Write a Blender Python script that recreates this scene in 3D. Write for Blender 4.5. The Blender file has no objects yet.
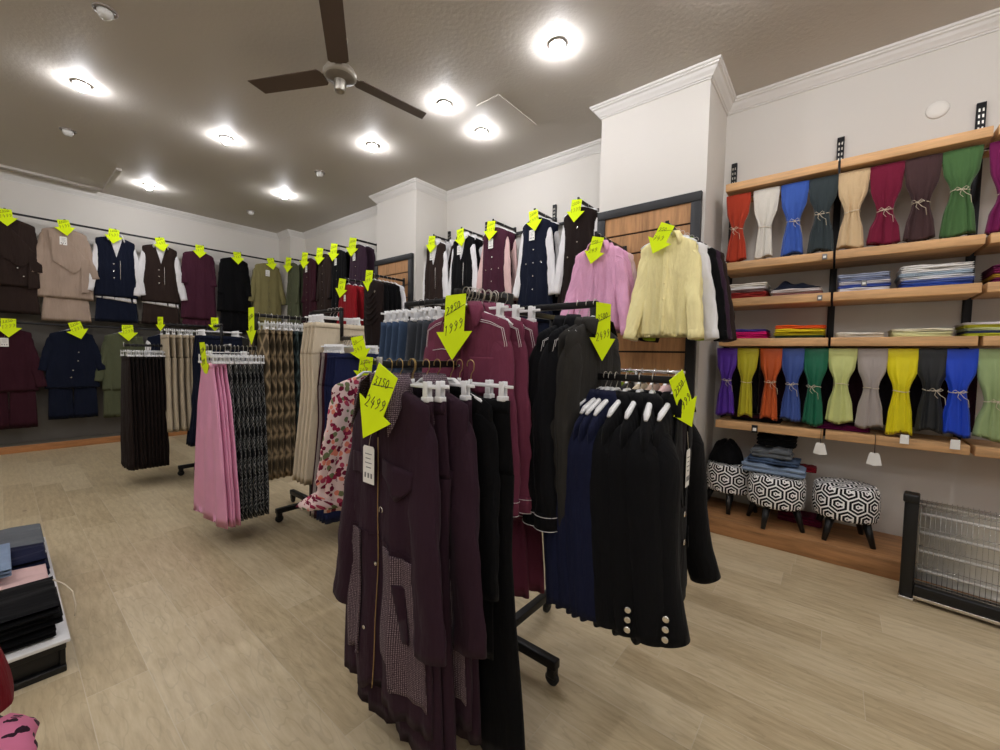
import bpy, bmesh, math, random
from mathutils import Vector, Matrix
random.seed(7)
C = bpy.context.scene.collection
pi = math.pi
ORD = ['first','second','third','fourth','fifth','sixth','seventh','eighth','ninth','tenth','eleventh','twelfth','thirteenth','fourteenth']
# ------------------------------------------------------------------ materials
def lin(c):
    return tuple((v/255/12.92 if v/255 <= .04045 else ((v/255+.055)/1.055)**2.4) for v in c)
MATS = {}
class NT:
    def __init__(s, name, rough=.8, metal=0, spec=.3, sheen=0):
        s.m = bpy.data.materials.new(name); s.m.use_nodes = True; s.t = s.m.node_tree; s.t.nodes.clear()
        s.o = s.n('ShaderNodeOutputMaterial'); s.b = s.n('ShaderNodeBsdfPrincipled')
        s.l(s.b.outputs[0], s.o.inputs[0])
        s.b.inputs['Roughness'].default_value = rough; s.b.inputs['Metallic'].default_value = metal
        s.b.inputs['Specular IOR Level'].default_value = spec
        if sheen: s.b.inputs['Sheen Weight'].default_value = sheen; s.b.inputs['Sheen Roughness'].default_value = .4
    def n(s, t, **k):
        x = s.t.nodes.new(t)
        for a, v in k.items(): setattr(x, a, v)
        return x
    def l(s, a, b): s.t.links.new(a, b)
    def val(s, x, v):
        if hasattr(v, 'is_linked') or isinstance(v, bpy.types.NodeSocket): s.l(v, x)
        else: x.default_value = v
    def m_(s, op, a, b=0.0, c=None):
        x = s.n('ShaderNodeMath', operation=op); s.val(x.inputs[0], a); s.val(x.inputs[1], b)
        if c is not None: s.val(x.inputs[2], c)
        return x.outputs[0]
    def mix(s, f, a, b):
        x = s.n('ShaderNodeMix', data_type='RGBA'); s.val(x.inputs[0], f)
        s.val(x.inputs[6], a if not isinstance(a, tuple) else a+(1,)); s.val(x.inputs[7], b if not isinstance(b, tuple) else b+(1,))
        return x.outputs[2]
    def ramp(s, f, stops, const=False):
        x = s.n('ShaderNodeValToRGB'); s.l(f, x.inputs[0]); e = x.color_ramp.elements
        if const: x.color_ramp.interpolation = 'CONSTANT'
        while len(e) < len(stops): e.new(.5)
        for i, (p, c) in enumerate(stops): e[i].position = p; e[i].color = tuple(c)+(1,)
        return x.outputs[0]
    def uv(s): return s.n('ShaderNodeUVMap').outputs[0]
    def geo(s): return s.n('ShaderNodeNewGeometry').outputs['Position']
    def objc(s): return s.n('ShaderNodeTexCoord').outputs['Object']
    def noise(s, v, sc, det=2, rough=.5):
        x = s.n('ShaderNodeTexNoise'); s.l(v, x.inputs['Vector']); x.inputs['Scale'].default_value = sc
        x.inputs['Detail'].default_value = det; x.inputs['Roughness'].default_value = rough; return x.outputs[0]
    def scale(s, v, k):
        x = s.n('ShaderNodeMapping'); s.l(v, x.inputs[0]); x.inputs['Scale'].default_value = k; return x.outputs[0]
    def sep(s, v):
        x = s.n('ShaderNodeSeparateXYZ'); s.l(v, x.inputs[0]); return x.outputs
    def comb(s, a, b, c=0.0):
        x = s.n('ShaderNodeCombineXYZ'); s.val(x.inputs[0], a); s.val(x.inputs[1], b); s.val(x.inputs[2], c); return x.outputs[0]
    def color(s, c):
        s.val(s.b.inputs['Base Color'], c+(1,) if isinstance(c, tuple) else c)
    def bump(s, h, st=.3, d=.002):
        x = s.n('ShaderNodeBump'); x.inputs['Strength'].default_value = st; x.inputs['Distance'].default_value = d
        s.l(h, x.inputs['Height']); s.l(x.outputs[0], s.b.inputs['Normal'])

def plain(name, rgb, rough=.5, metal=0, spec=.4, emit=0):
    if name in MATS: return MATS[name]
    n = NT(name, rough, metal, spec); n.color(lin(rgb))
    if emit:
        n.b.inputs['Emission Color'].default_value = lin(rgb)+(1,); n.b.inputs['Emission Strength'].default_value = emit
    MATS[name] = n.m; return n.m
def fab(name, rgb, kind='plain', sheen=.04, wr=.45):
    key = 'fab_'+name
    if key in MATS: return MATS[key]
    n = NT(key, .88, 0, .12, sheen); c = lin(rgb); uv = n.uv()
    if kind == 'plain':
        f = n.noise(n.objc(), 6, 3)
        n.color(n.mix(f, tuple(v*.88 for v in c), tuple(min(1, v*1.1) for v in c)))
        n.bump(n.m_('ADD', n.m_('MULTIPLY', n.noise(n.scale(uv, (11, 2.6, 1)), 1.6, 3, .55), 1.0), n.m_('MULTIPLY', n.noise(uv, 420, 2), .05)), wr, .03)
    elif kind == 'satin':
        n.b.inputs['Roughness'].default_value = .42; n.b.inputs['Specular IOR Level'].default_value = .35
        f = n.noise(n.objc(), 9, 3); n.color(n.mix(f, tuple(v*.9 for v in c), tuple(min(1, v*1.08) for v in c)))
        n.bump(n.noise(n.scale(uv, (60, 8, 1)), 3, 3), .3, .004)
    elif kind == 'plaid':      # dark bias plaid with pale lines
        x, y, z = n.sep(uv)[0:3]
        a = n.m_('ADD', x, y); b = n.m_('SUBTRACT', x, y); out = None
        for s_ in (a, b):
            for fr, wd, off in ((6.5, .07, 0), (6.5, .05, .2), (6.5, .04, .32)):
                q = n.m_('LESS_THAN', n.m_('FRACT', n.m_('ADD', n.m_('MULTIPLY', s_, fr), off)), wd)
                out = q if out is None else n.m_('ADD', out, q)
        f = n.m_('MINIMUM', n.m_('MULTIPLY', out, .62), 1.)
        base = n.mix(n.noise(uv, 14, 2), tuple(v*.6 for v in c), tuple(v*1.5 for v in c))
        n.color(n.mix(f, base, lin((176, 176, 172))))
    elif kind == 'bigplaid':
        x, y, z = n.sep(uv)[0:3]
        a = n.m_('SINE', n.m_('MULTIPLY', n.m_('ADD', x, n.m_('MULTIPLY', y, .8)), 48))
        b = n.m_('SINE', n.m_('MULTIPLY', n.m_('SUBTRACT', x, n.m_('MULTIPLY', y, .8)), 48))
        f = n.m_('MAXIMUM', a, b)
        n.color(n.ramp(f, ((0, tuple(v*.35 for v in c)), (.62, tuple(v*.6 for v in c)), (.8, c), (.95, tuple(min(1, v*1.7) for v in c)))))
    elif kind == 'tweed':
        f = n.noise(uv, 260, 2, .7)
        x, y, z = n.sep(uv)[0:3]
        g = n.m_('MULTIPLY', n.m_('GREATER_THAN', n.m_('FRACT', n.m_('MULTIPLY', x, 170)), .5), n.m_('GREATER_THAN', n.m_('FRACT', n.m_('MULTIPLY', y, 170)), .45))
        h = n.m_('ADD', n.m_('MULTIPLY', f, .8), n.m_('MULTIPLY', g, .22))
        n.color(n.ramp(h, ((.33, lin((38, 26, 34))), (.5, c), (.68, lin((165, 148, 152))))))
        n.bump(f, .6, .002)
    elif kind == 'floral':
        v = n.n('ShaderNodeTexVoronoi'); n.l(uv, v.inputs['Vector']); v.inputs['Scale'].default_value = 34
        w = n.noise(uv, 30, 3, .6)
        col = n.ramp(n.noise(v.outputs['Position'], 19, 0), ((0, lin((112, 24, 52))), (.45, lin((176, 66, 92))), (.51, lin((222, 134, 112))), (.57, lin((150, 38, 70))), (.63, lin((112, 120, 84)))), True)
        n.color(n.mix(n.m_('GREATER_THAN', n.m_('ADD', v.outputs[0], n.m_('MULTIPLY', w, .7)), .86), col, lin((226, 200, 196))))
    elif kind == 'leopard':
        v = n.n('ShaderNodeTexVoronoi'); n.l(n.scale(n.objc(), (1, .6, 1)), v.inputs['Vector']); v.inputs['Scale'].default_value = 34
        n.color(n.mix(n.m_('LESS_THAN', v.outputs[0], .40), lin((196, 110, 140)), lin((44, 22, 34))))
    elif kind == 'denim':
        f = n.noise(n.scale(uv, (1, .12, 1)), 300, 2, .8); g = n.noise(uv, 7, 3)
        n.color(n.mix(n.m_('MULTIPLY', n.m_('ADD', f, g), .6), tuple(v*.5 for v in c), tuple(min(1, v*1.6) for v in c)))
        n.bump(f, .3, .001)
    MATS[key] = n.m; return n.m

def mat_floor():
    n = NT('floor_planks', .36, 0, .45); p = n.geo(); s = n.sep(p)
    W = .19; L = 1.28
    row = n.m_('DIVIDE', s[1], W); r = n.m_('FLOOR', row)
    wn = n.n('ShaderNodeTexWhiteNoise', noise_dimensions='1D'); n.l(r, wn.inputs['W'])
    xx = n.m_('ADD', n.m_('DIVIDE', s[0], L), n.m_('MULTIPLY', wn.outputs['Value'], 5)); cidx = n.m_('FLOOR', xx)
    w2 = n.n('ShaderNodeTexWhiteNoise', noise_dimensions='2D'); n.l(n.comb(r, cidx), w2.inputs['Vector'])
    tone = w2.outputs['Value']
    off = n.m_('MULTIPLY', tone, 40)
    gv = n.comb(n.m_('MULTIPLY', s[0], .16), n.m_('ADD', s[1], off), n.m_('MULTIPLY', r, 3.1))
    g1 = n.noise(gv, 42, 5, .6)
    gv2 = n.comb(n.m_('MULTIPLY', s[0], .55), n.m_('ADD', n.m_('MULTIPLY', s[1], 2.4), off), off)
    g2 = n.noise(gv2, 2.2, 3, .6)
    rings = n.m_('SINE', n.m_('MULTIPLY', g2, 70))
    base = n.ramp(n.m_('ADD', n.m_('MULTIPLY', g1, .75), n.m_('MULTIPLY', tone, .25)), ((.25, lin((176, 156, 122))), (.5, lin((200, 182, 147))), (.75, lin((216, 200, 168)))))
    base = n.mix(n.m_('MULTIPLY', n.m_('GREATER_THAN', rings, .93), .12), base, lin((112, 95, 70)))
    kn = n.n('ShaderNodeTexVoronoi'); n.l(n.comb(n.m_('MULTIPLY', s[0], .55), s[1]), kn.inputs['Vector']); kn.inputs['Scale'].default_value = 2.1
    base = n.mix(n.m_('MULTIPLY', n.m_('LESS_THAN', kn.outputs[0], .028), .45), base, lin((98, 80, 56)))
    fy = n.m_('FRACT', row); fx = n.m_('FRACT', xx)
    ed = n.m_('MAXIMUM', n.m_('LESS_THAN', fy, .016), n.m_('LESS_THAN', fx, .0022))
    n.color(n.mix(n.m_('MULTIPLY', ed, .5), base, lin((214, 204, 182))))
    n.val(n.b.inputs['Roughness'], n.m_('ADD', .3, n.m_('MULTIPLY', g1, .2)))
    n.bump(n.m_('SUBTRACT', g1, ed), .12, .002)
    return n.m
def mat_wood(name, rgb, sc=1, ax=0):
    n = NT(name, .5, 0, .3); s = n.sep(n.geo()); c = lin(rgb)
    v = n.comb(n.m_('MULTIPLY', s[0], .1 if ax == 0 else 1.), n.m_('MULTIPLY', s[1], .1 if ax == 1 else 1.), n.m_('MULTIPLY', s[2], .1 if ax == 2 else 1.))
    g = n.noise(v, 38*sc, 5, .62); g2 = n.noise(v, 9*sc, 2)
    n.color(n.ramp(n.m_('ADD', n.m_('MULTIPLY', g, .6), n.m_('MULTIPLY', g2, .4)), ((.3, tuple(k*.5 for k in c)), (.5, c), (.7, tuple(min(1, k*1.35) for k in c)))))
    n.bump(g, .15, .002); return n.m
def mat_ceiling():
    n = NT('ceiling_plaster', .62, 0, .3); p = n.geo()
    n.color(n.mix(n.noise(p, .8, 2), lin((192, 186, 177)), lin((204, 198, 189))))
    n.bump(n.noise(p, 34, 3, .55), .3, .006); return n.m
def mat_wall(rgb):
    n = NT('wall_paint', .6, 0, .25); p = n.geo()
    c = lin(rgb); n.color(n.mix(n.noise(p, 1.2, 2), tuple(v*.96 for v in c), c)); n.bump(n.noise(p, 60, 2), .08, .002); return n.m
def mat_hex():
    n = NT('hexagon_maze_fabric', .8, 0, .2); x, y, z = n.sep(n.scale(n.uv(), (9.2, 9.2, 1)))[0:3]
    r3 = 3**.5
    def cell(ox, oy):
        a = n.m_('SUBTRACT', n.m_('MULTIPLY', n.m_('FRACT', n.m_('ADD', x, ox)), 1.), .5)
        yy = n.m_('DIVIDE', y, r3); b = n.m_('MULTIPLY', n.m_('SUBTRACT', n.m_('FRACT', n.m_('ADD', yy, oy)), .5), r3)
        d = n.m_('ADD', n.m_('MULTIPLY', a, a), n.m_('MULTIPLY', b, b)); return a, b, d
    a1, b1, d1 = cell(0., 0.); a2, b2, d2 = cell(.5, .5)
    pick = n.m_('LESS_THAN', d1, d2)
    def sel(p, q): return n.m_('ADD', n.m_('MULTIPLY', p, pick), n.m_('MULTIPLY', q, n.m_('SUBTRACT', 1., pick)))
    a = sel(a1, a2); b = sel(b1, b2); aa = n.m_('ABSOLUTE', a); ab = n.m_('ABSOLUTE', b)
    h = n.m_('MAXIMUM', aa, n.m_('ADD', n.m_('MULTIPLY', aa, .5), n.m_('MULTIPLY', ab, r3/2)))
    # nested rings; one sector of six left open so the rings link up like a maze
    gate = n.m_('MULTIPLY', n.m_('GREATER_THAN', a, 0.), n.m_('LESS_THAN', ab, n.m_('MULTIPLY', a, .42)))
    ring = n.m_('FRACT', n.m_('ADD', n.m_('MULTIPLY', h, 5.), .75))
    f = n.m_('GREATER_THAN', ring, .38)
    g = n.m_('MULTIPLY', gate, n.m_('LESS_THAN', h, .31))
    f = n.m_('MULTIPLY', f, n.m_('SUBTRACT', 1., g))
    n.color(n.mix(f, lin((250, 249, 246)), lin((16, 16, 18)))); return n.m

M = dict(
 floor=mat_floor(), ceiling=mat_ceiling(), wall=mat_wall((213, 208, 200)), cornice=plain('cornice_paint', (222, 219, 214), .55),
 shelf=mat_wood('shelf_oak', (204, 160, 112), 1, 0), plat=mat_wood('platform_oak', (168, 122, 80), 1, 0), platl=mat_wood('platform_oak_left', (176, 122, 76), 1, 1),
 slat=mat_wood('slat_oak', (178, 132, 88), 1, 2), tile=plain('platform_tile', (112, 107, 96), .6),
 black=plain('black_metal', (22, 22, 24), .45, .3), rail=plain('rail_black', (30, 29, 30), .35, .5), chrome=plain('chrome', (205, 205, 205), .2, 1),
 steel=plain('brushed_steel', (170, 165, 155), .35, .9), wire=plain('hook_wire', (190, 185, 176), .3, .9), dwire=plain('dark_hook_wire', (70, 68, 68), .3, .9), brass=plain('brass_wire', (176, 150, 100), .3, .9),
 white=plain('white_plastic', (235, 235, 235), .35), bplastic=plain('black_plastic', (16, 16, 17), .4), frame=plain('panel_frame_charcoal', (24, 24, 26), .5),
 paper=plain('white_card', (238, 236, 230), .7), ink=plain('ink', (26, 28, 40), .6), print_=plain('grey_print', (120, 120, 120), .7),
 neon=plain('neon_card', (226, 250, 8), .6, 0, .2), fan=plain('fan_brown', (92, 78, 68), .5), cream=plain('fan_cream', (150, 143, 130), .4, .2),
 twine=plain('twine', (214, 200, 176), .8), bulb=plain('lamp_glass', (250, 250, 255), .3, 0, .4, 290), glass_off=plain('lamp_glass_off', (200, 198, 192), .25),
 ring=plain('lamp_ring', (150, 142, 134), .35, .6), hexa=mat_hex(), silver=plain('silver_button', (215, 212, 205), .2, 1), stitch=plain('white_thread', (228, 222, 220), .8),
 rubber=plain('caster_rubber', (30, 30, 30), .7), quartz=plain('quartz_tube', (214, 210, 204), .25, 0, .6), reflector=plain('reflector', (236, 233, 226), .45, .6),
 gold=plain('zip_gold', (176, 150, 104), .35, .8), cap=plain('cap_plastic', (226, 222, 214), .5), greylab=plain('grey_label', (120, 120, 118), .4),
)
# ------------------------------------------------------------------ mesh builder
class MB:
    def __init__(s): s.v = []; s.f = []; s.uv = []
    def add(s, vs, fs, uvs=None):
        o = len(s.v); s.v += [tuple(p) for p in vs]; s.f += [tuple(i+o for i in f) for f in fs]
        s.uv += list(uvs) if uvs else [(p[0]+p[1], p[2]) for p in vs]
        return s
    def box(s, a, b, R=None):
        x0, y0, z0 = a; x1, y1, z1 = b
        vs = [Vector((x, y, z)) for z in (z0, z1) for y in (y0, y1) for x in (x0, x1)]
        if R is not None: vs = [R @ v for v in vs]
        return s.add(vs, [(0, 2, 3, 1), (4, 5, 7, 6), (0, 1, 5, 4), (2, 6, 7, 3), (0, 4, 6, 2), (1, 3, 7, 5)])
    def rbox(s, a, b, r=.008, R=None, seg=2):
        bm = bmesh.new(); bmesh.ops.create_cube(bm, size=1)
        for v in bm.verts: v.co = Vector([(a[i]+b[i])/2+v.co[i]*(b[i]-a[i]) for i in range(3)])
        bmesh.ops.bevel(bm, geom=list(bm.edges), offset=r, segments=seg, affect='EDGES', profile=.5)
        vs = [v.co.copy() for v in bm.verts]; 
        for i, v in enumerate(bm.verts): v.index = i
        fs = [[v.index for v in f.verts] for f in bm.faces]; bm.free()
        if R is not None: vs = [R @ v for v in vs]
        return s.add(vs, fs)
    def tube(s, P, r, n=8, cap=True, ell=None, up=None, wob=None):
        P = [Vector(p) for p in P]; m = len(P); rr = r if isinstance(r, (list, tuple)) else [r]*m
        ref = Vector(up) if up else Vector((0, 0, 1)); vs = []; uvs = []; L = 0; last = None
        for i, p in enumerate(P):
            t = (P[min(i+1, m-1)]-P[max(i-1, 0)]).normalized()
            if last is None:
                a = ref.cross(t)
                if a.length < .05: a = Vector((1, 0, 0)).cross(t)
                if a.length < .05: a = Vector((0, 1, 0)).cross(t)
            else: a = last-t*last.dot(t)
            a.normalize(); last = a; b = t.cross(a)
            if i: L += (p-P[i-1]).length
            for k in range(n):
                q = 2*pi*k/n; e = ell[i] if isinstance(ell, (list, tuple)) else (ell or 1)
                w = wob(i/(m-1), q) if wob else 1
                vs.append(p+a*(math.cos(q)*rr[i]*w)+b*(math.sin(q)*rr[i]*e*w)); uvs.append((q*rr[i], L))
        fs = [(i*n+k, i*n+(k+1) % n, (i+1)*n+(k+1) % n, (i+1)*n+k) for i in range(m-1) for k in range(n)]
        if cap: fs += [tuple(range(n-1, -1, -1)), tuple((m-1)*n+k for k in range(n))]
        return s.add(vs, fs, uvs)
    def lathe(s, prof, n=24, c=(0, 0, 0), R=None):
        vs = []; uvs = []; c = Vector(c); L = 0; pr = None
        for (r, z) in prof:
            if pr: L += math.hypot(r-pr[0], z-pr[1])
            pr = (r, z)
            for k in range(n+1):
                q = 2*pi*k/n; p = Vector((math.cos(q)*r, math.sin(q)*r, z))
                if R is not None: p = R @ p
                vs.append(c+p); uvs.append((q*max(prof, key=lambda a: a[0])[0], z))
        m = len(prof)
        fs = [(i*(n+1)+k, i*(n+1)+k+1, (i+1)*(n+1)+k+1, (i+1)*(n+1)+k) for i in range(m-1) for k in range(n)]
        return s.add(vs, fs, uvs)
    def prism(s, poly, y0, y1, R=None):     # poly in (x, z), extruded along y
        n = len(poly); vs = [Vector((x, y0, z)) for x, z in poly]+[Vector((x, y1, z)) for x, z in poly]
        if R is not None: vs = [R @ v for v in vs]
        return s.add(vs, [tuple(range(n)), tuple(range(2*n-1, n-1, -1))]+[(i, i+n, (i+1) % n+n, (i+1) % n) for i in range(n)])
    def build(s, name, m, parent=None, smooth=True, weld=False, loc=None, mod=None, fix=True):
        me = bpy.data.meshes.new(name); me.from_pydata([tuple(v) for v in s.v], [], s.f)
        ul = me.uv_layers.new(name='UVMap')
        for lp in me.loops: ul.data[lp.index].uv = s.uv[lp.vertex_index]
        bm = bmesh.new(); bm.from_mesh(me)
        if weld: bmesh.ops.remove_doubles(bm, verts=bm.verts, dist=1e-5)
        if fix: bmesh.ops.recalc_face_normals(bm, faces=bm.faces)
        bm.to_mesh(me); bm.free()
        if smooth:
            me.shade_smooth()
            if smooth == 'angle':
                try: me.set_sharp_from_angle(angle=math.radians(38))
                except Exception: pass
        me.materials.append(M[m] if isinstance(m, str) else m)
        o = bpy.data.objects.new(name, me); C.objects.link(o)
        if parent: o.parent = parent
        if loc: o.location = loc
        return o
def thing(name, label, cat, loc=(0, 0, 0), rotz=0, group=None):
    o = bpy.data.objects.new(name, None); C.objects.link(o); o.empty_display_size = .05
    o.location = loc; o.rotation_euler = (0, 0, rotz); o['label'] = label; o['category'] = cat
    if group: o['group'] = group
    return o
def tag(o, label, cat, group=None):
    o['label'] = label; o['category'] = cat
    if group: o['group'] = group
    return o
def struct(name, mb, m, smooth=False):
    o = mb.build(name, m, None, smooth); o['kind'] = 'structure'; return o
def dup(root, loc=None, rotz=None, label=None, group=None):
    r = root.copy(); C.objects.link(r)
    if loc is not None: r.location = loc
    if rotz is not None: r.rotation_euler = (0, 0, rotz)
    if label: r['label'] = label
    if group: r['group'] = group
    def rec(a, b):
        for ch in list(a.children):
            c = ch.copy(); C.objects.link(c); c.parent = b; rec(ch, c)
    rec(root, r); return r
def interp(tab, z):
    # tab: rows (z, a, b, ...) with z descending
    if z >= tab[0][0]: return tab[0][1:]
    for i in range(len(tab)-1):
        if z >= tab[i+1][0]:
            t = (tab[i][0]-z)/(tab[i][0]-tab[i+1][0]); t = t*t*(3-2*t)*.35+t*.65
            return tuple(p+(q-p)*t for p, q in zip(tab[i][1:], tab[i+1][1:]))
    return tab[-1][1:]
# ------------------------------------------------------------------ hanging cloth
class Cloth:
    """A hanging shell: rows (z, half width, half depth); folds run down it and grow towards the hem."""
    def __init__(s, prof, amp=.012, freqs=((3, .6), (7, .4)), seed=0, start=-.1, full=-.5, tilt=0, sway=0):
        s.p = prof; s.amp = amp; rnd = random.Random(seed); s.fr = [(k, a, rnd.random()*6.28, rnd.uniform(-1.2, 1.2)) for k, a in freqs]
        s.st = start; s.fu = full; s.tilt = tilt; s.sway = sway; s.rnd = rnd; s.ph = rnd.random()*6
    def wd(s, z): return interp(s.p, z)[:2]
    def A(s, z):
        t = (s.st-z)/(s.st-s.fu); t = max(0, min(1, t)); return s.amp*t
    def fold(s, u, z):
        a = s.A(z); y = 0
        for k, w, ph, dr in s.fr: y += w*math.sin(k*pi*u+ph+dr*z*2.2)
        y += .25*math.sin(z*17+s.ph+u*3)*math.sin(u*4+s.ph)
        return a*y*(1-abs(u)**8*.6)+s.tilt*z
    def pt(s, u, z, side):
        w, d = s.wd(z); c = (max(0, 1-abs(u)**2.8))**.55
        return (u*w+s.sway*z*z, -side*d*c+s.fold(u, z), z)
    def front(s, x, z, off=.004, side=1):
        w, d = s.wd(z); x0 = x-s.sway*z*z; u = max(-.985, min(.985, x0/max(w, 1e-4)))
        p = s.pt(u, z, side); return (x, p[1]-side*off, z)
    def mesh(s, mb=None, nu=30, nz=28, hem=None, captop=False):
        mb = mb or MB(); z0 = s.p[0][0]; z1 = s.p[-1][0]; vs = []; uvs = []; n = 2*nu
        # more rows near the top
        zs = [z0+(z1-z0)*((i/nz)**1.25) for i in range(nz+1)]
        for i, z in enumerate(zs):
            w, d = s.wd(z)
            for k in range(n):
                if k < nu: th = pi*k/nu; u = -math.cos(th); side = 1
                else: th = pi*(k-nu)/nu; u = math.cos(th); side = -1
                x, y, zz = s.pt(u, z, side)
                if hem and i == nz: zz += hem(u)
                elif hem and i > nz-6: zz += hem(u)*(1-(nz-i)/6)
                vs.append((x, y, zz)); uvs.append((u*max(w, .1)*1.1+(0 if side == 1 else 1.3), z))
        fs = [(i*n+k, i*n+(k+1) % n, (i+1)*n+(k+1) % n, (i+1)*n+k) for i in range(nz) for k in range(n)]
        if captop: fs.append(tuple(range(n)))
        # turned-up hem so the edge shows thickness
        o = len(vs)
        for k in range(n):
            x, y, z = vs[nz*n+k]; vs.append((x*.975, y*.9+s.fold(0, z)*.1, z+.012)); uvs.append(uvs[nz*n+k])
        fs += [(nz*n+k, nz*n+(k+1) % n, o+(k+1) % n, o+k) for k in range(n)]
        mb.add(vs, fs, uvs); return mb
def patch(cl, poly, off=.005, thick=.003, step=.03, side=1, lift=None):
    """A flat piece of cloth laid on a Cloth's front, following its folds."""
    bm = bmesh.new(); vs = [bm.verts.new((x, 0, z)) for x, z in poly]; bm.faces.new(vs)
    xs = [p[0] for p in poly]; zs = [p[1] for p in poly]
    x = math.floor(min(xs)/step)*step+step
    while x < max(xs):
        bmesh.ops.bisect_plane(bm, geom=bm.verts[:]+bm.edges[:]+bm.faces[:], plane_co=(x, 0, 0), plane_no=(1, 0, 0)); x += step
    z = math.floor(min(zs)/step)*step+step
    while z < max(zs):
        bmesh.ops.bisect_plane(bm, geom=bm.verts[:]+bm.edges[:]+bm.faces[:], plane_co=(0, 0, z), plane_no=(0, 0, 1)); z += step
    bm.verts.ensure_lookup_table(); n = len(bm.verts); mb = MB(); V = []; U = []
    for i, v in enumerate(bm.verts): v.index = i
    for sg in (0, 1):
        for v in bm.verts:
            x, z = v.co.x, v.co.z; e = lift(x, z) if lift else 0
            V.append(cl.front(x, z, off+e-(thick if sg else 0), side)); U.append((x, z))
    F = [[v.index for v in f.verts] for f in bm.faces]; F2 = [[i+n for i in reversed(f)] for f in F]
    E = [(e.verts[0].index, e.verts[1].index) for e in bm.edges if len(e.link_faces) == 1]
    bm.free(); mb.add(V, F+F2+[(a, b, b+n, a+n) for a, b in E], U); return mb
def line_on(cl, pts, r=.0012, off=.005, step=.02, mb=None, n=4):
    """A seam or zip running over the cloth's front."""
    P = []
    for (x0, z0), (x1, z1) in zip(pts[:-1], pts[1:]):
        m = max(1, int(math.hypot(x1-x0, z1-z0)/step))
        P += [cl.front(x0+(x1-x0)*i/m, z0+(z1-z0)*i/m, off) for i in range(m)]
    P.append(cl.front(pts[-1][0], pts[-1][1], off)); mb = mb or MB(); mb.tube(P, r, n); return mb
def button(cl, x, z, parent, m='silver', r=.009, side=1, name='button'):
    y = cl.front(x, z, .008, side)[1]; mb = MB()
    R = Matrix.Rotation(pi/2, 3, 'X')
    mb.lathe([(0, -.003), (r, -.003), (r, .001), (r*.8, .003), (r*.4, .002), (0, .002)], 12, (x, y, z), R)
    return mb.build(name, m, parent)
def sleeve(side, sx, zs, L, r0=.062, r1=.045, out=.1, fwd=.04, mat=None, parent=None, seed=0, cuffm=None, ruffle=False, flat=.46, start=.0, stitch=False, wv=1.):
    rnd = random.Random(seed+side*5); m = 26; P = []; rr = []; el = []
    for i in range(m):
        t = i/(m-1); r = r0*(1-t)+r1*t
        k = min(1, t/.10); r *= (.3, .6, .78, .9)[i] if i < 4 else 1
        edge = sx-.004+(out+.004)*t**1.15+.010*math.sin(t*pi)     # outer silhouette runs on from the shoulder
        P.append((side*(edge-(r0*(1-t)+r1*t)*(1 if i > 2 else 1.25-.08*i)), -fwd*t*t-.004*math.sin(t*8+seed)+.006, zs+.004-L*t))
        rr.append(r); el.append(flat*(.9+.1*min(1, t*4)))
    if ruffle:
        rr[-5] = r1*.8; rr[-4] = r1*.85; rr[-3] = r1*1.4; rr[-2] = r1*1.9; rr[-1] = r1*2.2
    a, b, c = rnd.random()*6, rnd.random()*6, rnd.random()*6
    wob = lambda t, q: 1+wv*(.06*math.sin(2*q+7*t+a)*min(1, t*3)+.045*math.sin(t*23+b+2*q)*(t > .1)+.05*math.sin(5*q+c+4*t)*min(1, t*4)+.03*math.sin(t*47+c+q)*(t > .3))+(.1*math.sin(9*q) if ruffle and t > .88 else 0)
    mb = MB(); mb.tube(P, rr, 24, True, el, up=(0, 1, 0), wob=wob)
    s = mb.build('sleeve', mat, parent)
    if cuffm:
        mb = MB(); p = Vector(P[-1]); d = (Vector(P[-1])-Vector(P[-2])).normalized()
        r = r1*1.08
        mb.tube([p-d*.055, p-d*.05, p+d*.004, p+d*.006], [r*.9, r, r, r*.8], 16, True, flat, up=(0, 1, 0))
        c_ = mb.build('cuff', cuffm, s)
        if stitch:
            for k in (-.048, -.002):
                mb = MB(); mb.tube([p+d*k+Vector((math.cos(q)*(r+.001), math.sin(q)*(r+.001)*flat, 0)) for q in [2*pi*j/20 for j in range(21)]], .0012, 4)
                mb.build('stitching', 'stitch', s)
            button_at(p+Vector((0, -r*flat-.004, .025)), s, 'black')
    return s, P
def button_at(p, parent, m='silver', r=.008, R=None, name='button'):
    mb = MB(); mb.lathe([(0, -.003), (r, -.003), (r, .002), (r*.7, .004), (0, .003)], 12, p, R or Matrix.Rotation(pi/2, 3, 'X')); return mb.build(name, m, parent)
def collar(parent, mat, rx=.068, ry=.045, h=.04, tip=.055, drop=.05, z=0, spread=.035, name='collar', open_=.5):
    n = 25; V = []; F = []; U = []
    for j in range(5):
        for i in range(n):
            a = -pi/2+open_+(2*pi-2*open_)*i/(n-1)          # opening faces -y
            f = min(i, n-1-i)/(n-1)*2                       # 0 at the front tips
            k = max(0, 1-f/.32)
            R = [1.0, 1.02, 1.08, 1.26, 1.38+k*.2][j]; zz = [z-.012, z+h*.75, z+h, z+h*.35, z-drop*.35-tip*k][j]
            x = math.cos(a)*rx*R; y = math.sin(a)*ry*R
            if j == 4: x += math.copysign(spread*k, x); y -= .012*k
            if j == 3: x += math.copysign(spread*.5*k, x); y -= .014*k
            V.append((x, y, zz)); U.append((a*rx, zz))
    F = [(j*n+i, j*n+i+1, (j+1)*n+i+1, (j+1)*n+i) for j in range(4) for i in range(n-1)]
    mb = MB(); mb.add(V, F, U); o = mb.build(name, mat, parent)
    sm = o.modifiers.new('s', 'SOLIDIFY'); sm.thickness = .004; return o
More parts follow.
